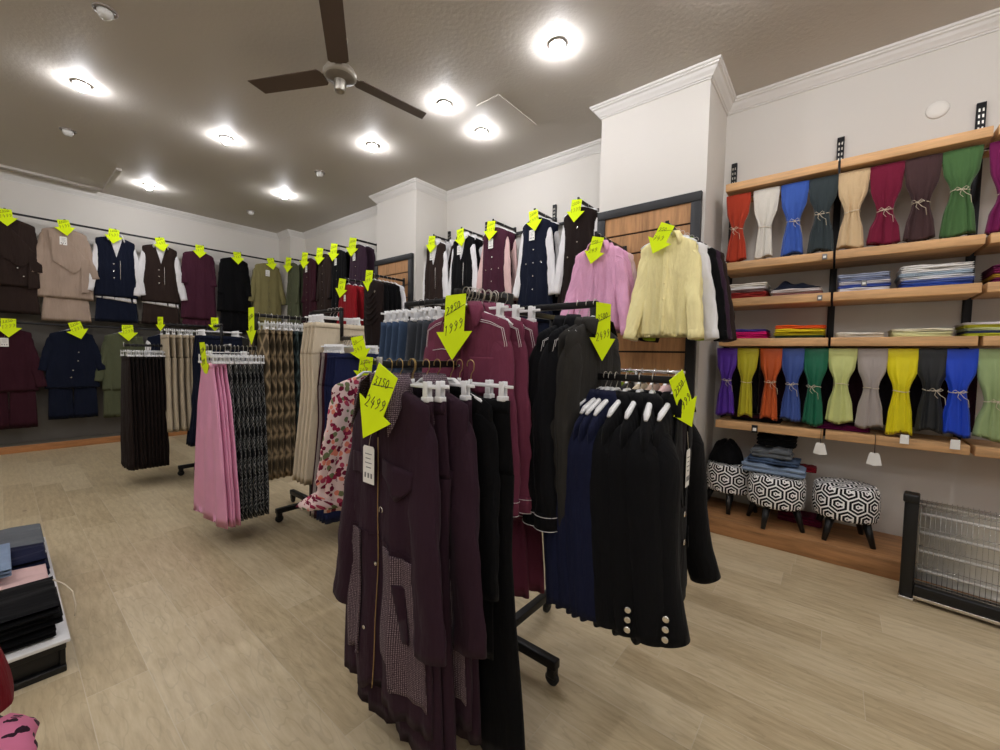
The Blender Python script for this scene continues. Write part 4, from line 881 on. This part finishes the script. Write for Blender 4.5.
# ---- low rail of blouses behind the blazers
t = thing('garment_rail', 'chrome garment rail standing behind the blazers', 'clothes rail', (-.85, 2.45, 0))
mb = MB(); mb.tube([(-.08, 0, .03), (-.08, 0, 1.308)], .012, 10); mb.tube([(-.36, 0, 1.308), (.2, 0, 1.308)], .011, 10); mb.build('frame', 'chrome', t)
for a in (.8, -.8):
    MB().rbox((-.3, -.02, .0), (.3, .02, .03), .004, Matrix.Rotation(a, 3, 'Z')).build('foot', 'black', t, loc=(-.08, 0, 0))
for i, (k, l) in enumerate((('blk', 'black blouse at the pillar end of the chrome rail'), ('lime', 'lime green blouse on the chrome rail'), ('char', 'charcoal blouse on the chrome rail'), ('sand', 'sand coloured blouse on the chrome rail behind the blazers'), ('beige', 'beige blouse on the chrome rail behind the blazers'), ('palepink', 'pale blouse between beige and black on the chrome rail'), ('blk2', 'black blouse closest to the scarf shelves'))):
    b = st(top('blouse', 'blouse', F[k], L=.8, sh=.2, hemw=.22, depth=.022, sl=.6, seed=170+i, out=.04)); hang(b, HS('wire', .19), (-1.12+.075*i, 2.45, 1.32), E, l, 'hanger of the '+' '.join(l.split()[:3])+f', {ORD[i]} along the chrome rail', None, 'hangers on the chrome rail')
# ================================================================== SCARF SHELVES
for x, w in ((-.76, 'at the pillar end'), (-.04, 'between the first and second bay'), (.672, 'between the second and third bay'), (1.4, 'past the third bay')): strip(x, YR, .80, 3.11, f'tall black slotted upright {w} of the scarf shelves')
def shelf(x0, x1, z, y0, label, th=.06):
    o = tag(MB().rbox((x0, y0, z-th), (x1, YR-.024, z), .003).build('shelf', 'shelf', None), label, 'shelf', 'oak shelves')
bays = ((-.745, -.045, 'pillar-end bay'), (-.03, .665, 'middle bay'), (.685, 1.38, 'third bay by the heater'))
for x0, x1, w in bays:
    for z, y0, v in ((2.80, 3.75, 'top board'), (2.17, 3.75, 'shelf under the upper scarves'), (1.88, 3.75, 'shelf holding folded scarves below it'), (1.56, 3.75, 'shelf just above the lower scarves'), (.89, 3.75, 'lowest shelf')):
        shelf(x0, x1, z, y0, f'oak {v}, {w}')
for z, w in ((2.70, 'upper'), (1.465, 'lower')):
    t = tag(MB().tube([(-.74, 3.84, z), (1.38, 3.84, z)], .010, 10).build('hanging_rod', 'chrome', None), f'chrome rod the {w} row of tied scarves hangs on', 'rod', 'scarf rods')
def scarf(label, mat, x, ztop, zbot, W, y=3.81, pinch=.45, seed=0, bow=1, group='tied scarves', flare=.85):
    t = thing('scarf', label, 'scarf', (x, y, ztop), 0, group); L = ztop-zbot; zp = -L*(1-pinch); flare = flare*.86
    p = W*.46*.5
    prof = [(0, W*.5, .012), (-.03, W*.5, .018), (zp*.55, W*.44, .026), (zp+.035, p*1.15, .028), (zp, p, .026), (zp-.035, p*1.12, .03), (zp-L*pinch*.5, W*.5*flare*.86, .032), (-L, W*.5*flare, .03)]
    c = Cloth(prof, .013, ((3, .55), (5, .5), (8, .4)), seed, -.03, zp, sway=0)
    mb = c.mesh(nu=22, nz=30, captop=True, hem=lambda u: .012*math.sin(u*3+seed)); mb.build('cloth', mat, t)
    mb = MB(); n = 20
    mb.tube([(math.cos(a)*(p+.003), math.sin(a)*.034+c.fold(math.cos(a), zp)*.5, zp+.004*math.sin(a*2+seed)) for a in [2*pi*k/n for k in range(n+1)]], .0028, 5)
    y0 = -.040
    if bow:
        r = random.Random(seed); ox = r.uniform(-.02, .02)
        for s_ in (-1, 1):
            mb.tube([(ox, y0, zp), (ox+s_*.018, y0-.006, zp+.014), (ox+s_*.03, y0-.004, zp+.004), (ox+s_*.016, y0, zp-.006), (ox, y0, zp)], .0018, 4)
        mb.tube([(ox, y0, zp), (ox+.02, y0-.003, zp-.03), (ox+.04, y0, zp-.045), (ox+.045, y0, zp-.09)], .0016, 4)
        mb.tube([(ox, y0, zp), (ox-.006, y0-.003, zp-.03), (ox+.01, y0, zp-.05)], .0016, 4)
    mb.build('twine', 'twine', t)
    return t
up = [((164, 58, 38), 'rust orange'), ((214, 208, 196), 'off-white'), ((62, 92, 170), 'cornflower blue'), ((54, 62, 64), 'slate grey'), ((206, 178, 138), 'camel beige'), ((112, 28, 52), 'wine red'), ((70, 50, 50), 'dark brown'), ((72, 104, 62), 'leaf green'), ((110, 30, 78), 'magenta purple')]
xu = [-.66, -.47, -.29, -.12, .045, .215, .385, .555, .75]
for i, ((c, w), x) in enumerate(zip(up, xu)):
    scarf(f'{w} tied scarf in the upper row', fab('scarf_'+w, c, 'plain', .25), x, 2.72, 2.185, .175, 3.81, (.48, .44, .46, .5, .47, .42, .45, .52, .4)[i], 200+i, i not in (1, 4), flare=(1, .8, .95, 1.05, 1, 1.15, 1, 1.05, 1.1)[i])
lo = [((84, 42, 156), 'violet'), ((184, 174, 36), 'mustard lime'), ((190, 84, 34), 'burnt orange'), ((58, 82, 150), 'denim blue'), ((22, 100, 72), 'emerald green'), ((200, 206, 132), 'pale lime'), ((166, 156, 150), 'silver taupe'), ((226, 212, 20), 'bright yellow'), ((34, 36, 38), 'black'), ((24, 66, 190), 'royal blue'), ((148, 168, 116), 'sage green')]
xl = [-.69, -.545, -.385, -.245, -.11, .04, .20, .35, .49, .605, .755]
for i, ((c, w), x) in enumerate(zip(lo, xl)):
    scarf(f'{w} satin tied scarf in the lower row', fab('sscarf_'+w, c, 'satin', .1), x, 1.485, (.935, .94, .935, .94, .92, .955, .94, .915, .95, .94, .935)[i], .155 if i < 5 else .165, 3.81, (.52, .5, .52, .5, .5, .52, .5, .5, .5, .5, .42)[i], 220+i, i not in (1, 5, 6, 7), flare=(1.05, .8, .9, 1, .95, 1.1, 1.05, .95, .95, .95, 1.1)[i])
def dark_cloth(label, mat, x, ztop, zbot, W, y, pinch, seed, bow, group, flare):
    t = thing('hanging_cloth', label, 'cloth', (x, y, ztop), 0, group); c = Cloth([(0, W*.5, .012), (-.05, W*.5, .02), (zbot-ztop, W*.5, .03)], .012, ((3, .6), (7, .4)), seed, -.02, -.3)
    c.mesh(nu=20, nz=12, captop=True).build('cloth', mat, t)
dkm = [fab('dark_print', (30, 26, 32), 'plain'), fab('dark_wine_cloth', (40, 18, 28))]
for i in range(6):
    dark_cloth(f'dark cloth hanging behind the lower scarves, {ORD[i]} from the pillar', dkm[i % 2], -.6+.24*i, 1.485, .95, .23, 3.98, .5, 240+i, 0, 'dark cloths behind the scarves', 1.0)
def folded(name, label, cat, mat, x0, x1, y0, y1, z, h, seed, group, rot=0, layers=3, skew=0, cz=.12):
    """A cloth folded over itself: rounded layers, closed at the front edge."""
    r = random.Random(seed); mb = MB(); lh = h/layers; nx = 18; cr = min(.022, h*cz)
    for k in range(layers):
        dx = r.uniform(-.004, .004); yo = r.uniform(-.006, .002); zb = z+k*lh+.0003; zt = z+(k+1)*lh-.0003; R = (zt-zb)/2; zc = (zb+zt)/2; p1, p2, p3 = r.random()*6, r.random()*6, r.random()*6; V = []; U = []
        for i in range(nx+1):
            u = i/nx; x = x0+dx+(x1-x0)*u; e = min(u, 1-u)*(x1-x0); q = 1 if e > R else .25+.75*math.sqrt(max(0, 1-(1-e/R)**2))
            wv = cr*math.sin(u*6+p1)*.7+cr*.5*math.sin(u*15+p2); yf = .004*math.sin(u*9+p3)
            ring = [(y0+yo+yf+R-R*math.cos(t)*1., R*math.sin(t)) for t in [math.radians(g) for g in (-90, -60, -30, 0, 30, 60, 90)]]
            top_ = [(y0+yo+yf+R+(y1-y0-2*R)*f, R) for f in (.25, .5, .75)]; bk = [(y1-R+R*math.cos(t), R*math.sin(t)) for t in [math.radians(g) for g in (90, 45, 0, -45, -90)]]; bot = [(y1-R-(y1-y0-2*R)*f, -R) for f in (.5,)]
            for j, (y, dz) in enumerate(ring+top_+bk+bot):
                zz = zc+dz*q
                if dz > 0 and k == layers-1: zz += max(-R, (wv+cr*.5*math.sin(y*40+u*5))*.9)-cr*.5
                V.append((x, y, max(zz, z+.0003) if k == layers-1 else zz)); U.append((x, y+zz))
        n = 16; Fs = [(i*n+j, i*n+(j+1) % n, (i+1)*n+(j+1) % n, (i+1)*n+j) for i in range(nx) for j in range(n)]+[tuple(range(n)), tuple(nx*n+j for j in reversed(range(n)))]
        mb.add(V, Fs, U)
    o = mb.build(name, mat, None, 'angle')
    return tag(o, label, cat, group)
def stack(where, x0, x1, z, items, seed, y0=3.77, y1=4.05, group=None):
    zz = z
    for i, (c, w, h) in enumerate(items):
        o = ORD[i]
        r = random.Random(seed*31+i)
        folded('folded_scarf', f'{w} folded scarf, {o} from the bottom, pile {where}', 'folded scarf', fab('fold_'+w, c), x0+r.uniform(0, .012), x1-r.uniform(0, .012), y0+r.uniform(0, .012), y1, zz, h*1.25, seed+i, 'folded scarves '+where, layers=2)
        zz += h*1.25+.0006
wh = (226, 222, 218)
stack('beside the pillar, middle shelf', -.71, -.43, 1.881, [((150, 48, 44), 'rust red', .018), ((142, 42, 40), 'brick', .018), ((118, 92, 90), 'mauve brown', .018), (wh, 'white', .018), ((232, 226, 214), 'ivory', .02)], 1)
stack('under the navy heap', -.41, -.09, 1.881, [((150, 110, 104), 'dusty rose', .018), ((208, 200, 198), 'pale grey', .02)], 2)
t = thing('crumpled_cloth', 'dark navy cloth thrown loosely on a pile of folded scarves', 'cloth', (-.26, 3.9, 1.930))
mb = MB(); nx, ny = 26, 16; V = []
for j in range(ny+1):
    for i in range(nx+1):
        u = i/nx*2-1; v = j/ny*2-1; e = max(0, 1-max(abs(u), abs(v))**4)
        h = e*(.02+.05*math.exp(-((u+.35)**2+(v+.2)**2)*7)+.03*math.exp(-((u-.4)**2+(v)**2)*5)+.007*math.sin(9*u+4*v)+.006*math.sin(7*v-5*u))
        V.append((u*.15+.01*math.sin(v*5), v*.11, .001+max(0, h)))
mb.add(V, [(j*(nx+1)+i, j*(nx+1)+i+1, (j+1)*(nx+1)+i+1, (j+1)*(nx+1)+i) for j in range(ny) for i in range(nx)]); mb.build('cloth', F['navy'], t)
stack('behind the clipped label', -.015, .27, 1.881, [((222, 220, 226), 'cool white', .018), ((60, 78, 150), 'blue edged', .018), ((214, 210, 214), 'pearl', .018), ((130, 140, 170), 'grey blue', .018), ((150, 158, 180), 'light grey blue', .022)], 3)
stack('of blue and white scarves', .30, .64, 1.881, [((44, 70, 150), 'strong blue', .018), ((90, 110, 176), 'soft blue', .018), ((216, 216, 220), 'light white', .018), ((160, 176, 190), 'ice blue', .018), (wh, 'white', .018), ((222, 220, 216), 'bright white', .02)], 4)
stack('of plum and mustard scarves', .70, .95, 1.881, [((96, 24, 64), 'plum', .022), ((190, 160, 60), 'mustard', .018), ((110, 30, 70), 'magenta plum', .022), ((86, 26, 60), 'deep plum', .02)], 5)
stack('by the pillar, lower shelf', -.66, -.41, 1.561, [((190, 20, 100), 'fuchsia', .022), ((206, 30, 110), 'hot pink', .02), ((70, 60, 140), 'indigo', .016)], 6)
stack('of orange and yellow scarves', -.38, -.06, 1.561, [((40, 60, 44), 'forest', .014), ((206, 186, 40), 'golden yellow', .02), ((224, 200, 40), 'sun yellow', .02), ((226, 90, 36), 'orange', .022)], 7)
stack('of flat cream scarves', -.01, .26, 1.561, [((228, 222, 206), 'cream', .014), ((232, 228, 214), 'light cream', .014)], 8)
stack('of pale yellow scarves', .28, .57, 1.561, [((222, 218, 160), 'pale yellow', .014), ((228, 224, 180), 'butter', .014), ((232, 226, 200), 'vanilla', .014)], 9)
stack('above the sage green scarf', .60, .96, 1.561, [((190, 192, 60), 'olive yellow', .014), ((60, 70, 96), 'dark teal', .012), ((196, 204, 150), 'pale sage', .014), ((176, 170, 50), 'olive mustard', .014), ((222, 214, 214), 'blush white', .012)], 10)
stack('behind the green satin scarf', -.12, .22, .891, [((110, 26, 80), 'magenta', .03)], 11, 3.86, 4.1)
stack('behind the violet scarf', -.66, -.3, .891, [((30, 28, 32), 'dark printed', .02), ((60, 20, 34), 'dark wine', .015)], 12, 3.88, 4.1)
def clip(x, z, label, m='greylab', w=.028, h=.038, y=3.745):
    t = thing('price_clip', label, 'price label', (x, y, z), 0, 'label clips on the shelf edges')
    MB().rbox((-w/2, -.004, -h/2), (w/2, .004, h/2), .002).build('clip_plate', m, t)
    MB().box((-w*.3, -.0048, -h*.25), (w*.3, -.0041, h*.15)).build('label_print', 'paper', t, False)
clip(-.09, 2.135, 'grey label clip on the shelf edge under the slate scarf'); clip(-.105, 1.845, 'grey label clip below the navy cloth'); clip(.13, 1.93, 'grey label clip on the pile in the middle bay', y=3.765)
clip(-.465, .85, 'black label clip on the lowest shelf under the jeans pile', 'bplastic', .04, .06)
def string_tag(x, ztop, drop, label):
    t = thing('hanging_tag', label, 'price tag', (x, 3.742, ztop), 0)
    mb = MB(); mb.tube([(0, .06, .002), (0, .004, 0), (0, 0, -.01), (0, 0, -drop)], .002, 5); mb.build('string', 'black', t)
    for s_ in (-1, 1):
        R = Matrix.Translation((0, 0, -drop)) @ Matrix.Rotation(s_*.2, 4, 'Y') @ Matrix.Scale(1.2, 4)
        mb = MB(); mb.prism([(-.016, 0), (.016, 0), (.02, -.012), (.02, -.07), (-.02, -.07), (-.02, -.012)], s_*.002-.001, s_*.002+.001, R); c_ = mb.build('card', 'paper', t, False)
string_tag(-.055, .90, .10, 'folded white tag on a black string near the jeans pile'); string_tag(.235, .895, .12, 'folded white tag on a black string between stools and heater')
for x, l in ((.375, 'white tag on the yellow satin scarf'), (.60, 'white tag under the royal blue scarf')):
    t = thing('hanging_tag', l, 'price tag', (x, 3.742, .90)); MB().prism([(-.02, .02), (.02, .02), (.022, -.04), (-.022, -.04)], -.001, .001).build('card', 'paper', t, False)
t = thing('blank_cover', 'round white cap on the wall above the scarf shelves', 'wall cap', (.47, YR, 3.14)); MB().lathe([(.058, 0), (.058, .006), (.052, .012), (.03, .014), (0, .014)], 28, (0, 0, 0), Matrix.Rotation(pi/2, 3, 'X')).build('disc', 'cap', t)
t = tag(MB().rbox((-.835, 3.595, 0), (2.0, YR-.002, .125), .004).build('display_platform', 'plat', None), 'low oak platform under the scarf shelves', 'platform')
# ================================================================== STOOLS
def stool():
    t = thing('footstool', 'x', 'footstool')
    mb = MB(); R = .186; z0, z1 = .165, .385
    mb.lathe([(.001, z0), (R*.96, z0), (R*1.0, z0+.015), (R*1.02, z0+.09), (R*1.0, z1-.03), (R*.96, z1-.006), (R*.9, z1+.004)], 48)
    mb.build('drum', 'hexa', t)
    m2 = MB(); V = [(0, 0, z1+.02)]; rings = [(.3, .018), (.6, .014), (.9, .0045), (.93, .002)]
    for rr, dz in rings: V += [(R*rr*math.cos(2*pi*k/48), R*rr*math.sin(2*pi*k/48), z1+dz) for k in range(48)]
    Fs = [(0, 1+k, 1+(k+1) % 48) for k in range(48)]+[(1+i*48+k, 1+(i+1)*48+k, 1+(i+1)*48+(k+1) % 48, 1+i*48+(k+1) % 48) for i in range(3) for k in range(48)]
    m2.add(V, Fs, [(v[0], v[1]) for v in V]); m2.build('seat_top', 'hexa', t)
    for a in (45, 135, 225, 315):
        a = math.radians(a); c, s = math.cos(a), math.sin(a); mb = MB()
        mb.tube([(c*.135, s*.135, z0+.002), (c*.19, s*.19, .0)], [.028, .015], 12); mb.build('leg', 'bplastic', t)
    return [t, False]
ss_ = stool()
put(ss_, (.10, 3.83, .126), .2, 'hexagon-patterned round footstool beside the heater', 'hexagon footstools'); put(ss_, (-.31, 3.78, .126), .5, 'hexagon-patterned round footstool with folded jeans on it', 'hexagon footstools'); put(ss_, (-.643, 3.935, .126), .9, 'hexagon-patterned round footstool under the black clothes heap, by the pillar', 'hexagon footstools')
zt = .126+.403
for i, (k, w, x0, x1, y0, y1, h) in enumerate((('ljean', 'light blue', -.53, -.13, 3.66, 3.93, .07), ('jean', 'dark blue', -.50, -.17, 3.70, 3.95, .04), ('gcloth', 'faded grey', -.48, -.22, 3.71, 3.95, .07))):
    folded('folded_jeans', f'{w} folded jeans, {ORD[i]} from the bottom of the pile on the stool', 'jeans', F[k], x0, x1, y0, y1, zt, h, 300+i, 'jeans on the footstool', layers=2, cz=.3); zt += h+.001
def heap(name, label, cat, mat, c, rx, ry, h, seed, group=None):
    r = random.Random(seed); ph = [r.random()*6 for _ in range(6)]; mb = MB(); nu, nv = 32, 12; V = [(0, 0, h)]
    for j in range(1, nv+1):
        v = j/nv*pi/2
        for i in range(nu):
            a = 2*pi*i/nu; q = 1+.09*math.sin(3*a+ph[0])+.06*math.sin(5*a+ph[1]+v*2)+.04*math.sin(9*a+ph[2]-v*3)
            V.append((math.cos(a)*rx*math.sin(v)*q, math.sin(a)*ry*math.sin(v)*q, max(.0, h*math.cos(v)*(1+.12*math.sin(4*a+ph[3]+3*v))+.006*math.sin(12*a+v*8)*math.cos(v))))
    mb.add(V, [(0, 1+i, 1+(i+1) % nu) for i in range(nu)]+[(1+j*nu+i, 1+(j+1)*nu+i, 1+(j+1)*nu+(i+1) % nu, 1+j*nu+(i+1) % nu) for j in range(nv-1) for i in range(nu)], [(v[0]*1.3, v[1]*1.3+v[2]) for v in V])
    o = mb.build(name, mat, None); o.location = c; return tag(o, label, cat, group)
heap('crumpled_garment', 'black garment heaped on the footstool by the pillar', 'clothes', F['blk'], (-.68, 3.93, .5295), .125, .14, .17, 5)
folded('folded_garment', 'wine red folded cloth behind the jeans on the footstools', 'clothes', F['dred'], -.19, -.07, 3.85, 3.98, .55, .04, 9, None)
folded('folded_garment', 'wine red cloth lying on the platform between the stools', 'clothes', fab('wine_cloth', (96, 22, 50)), -.30, -.02, 3.9, 4.08, .126, .07, 12, None)
folded('folded_garment', 'black folded garment on top of the jeans pile', 'clothes', F['blk'], -.46, -.2, 3.85, 4.0, zt, .09, 13, None)
# ================================================================== HEATER
t = thing('electric_heater', 'long black and chrome quartz heater on the floor', 'heater', (.36, 3.40, 0), math.radians(-8))
HL = 1.15
for x0, n in ((0, 1), (HL-.06, 2)):
    p = MB().rbox((x0, -.045, .02), (x0+.06, .03, .62), .008).build('end_post', 'bplastic', t)
    MB().rbox((x0-.004, -.07, 0), (x0+.064, .07, .022), .005).build('foot', 'silver' if n == 1 else 'bplastic', p)
    MB().rbox((x0-.006, -.06, .575), (x0+.062, .035, .625), .008).build('end_cap', 'bplastic', p)
MB().rbox((.06, -.05, .03), (HL-.06, .05, .10), .006).build('base_beam', 'bplastic', t); MB().rbox((.06, -.058, .022), (HL-.06, -.05, .04), .002).build('base_trim', 'silver', t)
V = []; k = 10
for i in range(k+1):
    a = -pi/2+pi*i/k; 
    V += [(.06, .05-.03*(1-math.cos(a)), .34+.225*math.sin(a)), (HL-.06, .05-.03*(1-math.cos(a)), .34+.225*math.sin(a))]
mb = MB(); mb.add(V, [(2*i, 2*i+1, 2*i+3, 2*i+2) for i in range(k)]); rf = mb.build('reflector', 'reflector', t); so = rf.modifiers.new('s', 'SOLIDIFY'); so.thickness = .003
for z in (.18, .29, .40, .51):
    MB().tube([(.07, .005, z), (HL-.07, .005, z)], .009, 10).build('quartz_tube', 'quartz', t)
mb = MB()
for z in (.115, .13, .225, .335, .445, .56, .575): mb.tube([(.06, -.045, z), (HL-.06, -.045, z)], .0022, 5)
for x in range(0, 52): xx = .07+x*.0198; mb.tube([(xx, -.043, .112), (xx, -.048, .34), (xx, -.043, .572), (xx, .03, .595)], .0012, 4)
for y in (-.03, -.01, .01, .03): mb.tube([(.06, y, .585), (HL-.06, y, .585)], .0018, 4)
mb.build('grill', 'chrome', t)
# ================================================================== CRATE WITH FOLDED CLOTHES (near left)
t = thing('crate', 'low black crate with a white lid carrying folded clothes', 'crate', (-2.47, .17, 0))
mb = MB(); mb.rbox((-1.46, -.62, .0), (-.012, -.012, .028), .004); mb.rbox((-1.46, -.62, .10), (-.012, -.012, .128), .004); mb.rbox((-1.45, -.61, .03), (-.03, -.03, .10), .003); mb.build('box', 'bplastic', t)
for x in (-1.44, -.95, -.5, -.05): MB().rbox((x, -.032, .02), (x+.03, -.014, .11), .002).build('rib', 'black', t)
MB().rbox((-1.47, -.63, .129), (0, 0, .145), .003).build('lid', 'white', t)
zc = .1465
def pile(x0, x1, spec, seed, y0=-.30, y1=.155):
    z = zc
    for i, (k, w, h) in enumerate(spec):
        r = random.Random(seed+i)
        folded('folded_garment', w, 'folded clothes', F[k], x0+r.uniform(0, .02), x1-r.uniform(0, .02), y0, y1-r.uniform(0, .03), z, h, seed+i*7, 'clothes folded on the crate', layers=2, cz=.22); z += h+.001
pile(-2.86, -2.49, [('blk', 'black folded garment at the near end of the crate, bottom of its pile', .05), ('blk2', 'black folded garment in the middle of the near pile', .05), ('blk', 'black folded garment with a drawstring on the near pile', .05)], 1)
pile(-3.20, -2.88, [('palepink', 'pale pink folded trousers on the crate', .05), ('palepink', 'pale pink folded garment on top of the pink trousers', .05), ('grey', 'taupe folded garment under nothing, on the pink pile', .02)][:2], 20)
pile(-3.50, -3.22, [('navyb', 'navy folded garment at the bottom of the navy pile', .06), ('navyb', 'navy folded garment on top of the navy pile', .06)], 30)
pile(-3.92, -3.52, [('gcloth', 'dark grey folded jeans at the far end of the crate', .06), ('gcloth', 'grey folded jeans on top at the far end of the crate', .05)], 40)
folded('folded_jeans', 'light blue folded jeans lying across the navy and pink piles', 'jeans', F['ljean'], -3.42, -3.02, -.35, .02, zc+.1245, .05, 55, None)
t = thing('drawstring', 'pale cord drawstring trailing over the crate edge', 'cord', (-2.66, .16, .27)); MB().tube([(-.1, -.02, .034), (-.02, .01, .03), (.05, .03, .015), (.1, .035, -.03), (.12, .03, -.07)], .003, 6).build('cord', 'twine', t)
# near-left: dark red garment and leopard scarf on a low pouf stand just inside the frame
t = thing('display_table', 'small round low table cut off at the near corner', 'table', (-1.72, -.15, 0))
MB().lathe([(0, .0), (.16, 0), (.16, .02), (.03, .035), (.03, .29), (.14, .31), (.15, .315), (.15, .333), (0, .335)], 36).build('pedestal', 'black', t)
heap('crumpled_garment', 'pink and black animal-print garment heaped at the near corner of the low table', 'clothes', F['leopard'], (-1.60, -.06, .336), .155, .11, .06, 8)
heap('crumpled_garment', 'dark red garment heaped behind the animal print one', 'clothes', F['dred'], (-1.84, -.08, .336), .10, .08, .22, 9)
# ================================================================== CAMERA
cam = bpy.data.cameras.new('camera'); co = bpy.data.objects.new('camera', cam); C.objects.link(co)
cam.sensor_width = 36; cam.sensor_fit = 'HORIZONTAL'; cam.lens = 410/1000*36; cam.clip_start = .02
va = Vector((-3-500, -(346-375), -410)).normalized(); vb = Vector((838-500, -(363-375), -410)).normalized()
Xc = -va; Zc = Xc.cross(vb).normalized(); Yc = Zc.cross(Xc)
Rm = Matrix((Xc, Yc, Zc))         # rows: world axes in camera space -> camera-to-world
co.matrix_world = Matrix.Translation((0, 0, 1.38)) @ Rm.to_4x4()
bpy.context.scene.camera = co
s = bpy.context.scene
w = bpy.data.worlds.new('world'); s.world = w; w.use_nodes = True; w.node_tree.nodes['Background'].inputs[0].default_value = (.02, .02, .02, 1)
s.view_settings.view_transform = 'Standard'; s.view_settings.look = 'None'; s.view_settings.gamma = 1; s.view_settings.exposure = 0
s.view_settings.use_curve_mapping = False
try:
    s.cycles.use_denoising = True; s.cycles.max_bounces = 6; s.cycles.diffuse_bounces = 4; s.cycles.sample_clamp_indirect = 6
except Exception: pass
# unused hanger models
for k, (o, used) in HANG.items():
    if not used:
        for c in list(o.children): bpy.data.objects.remove(c)
        bpy.data.objects.remove(o)
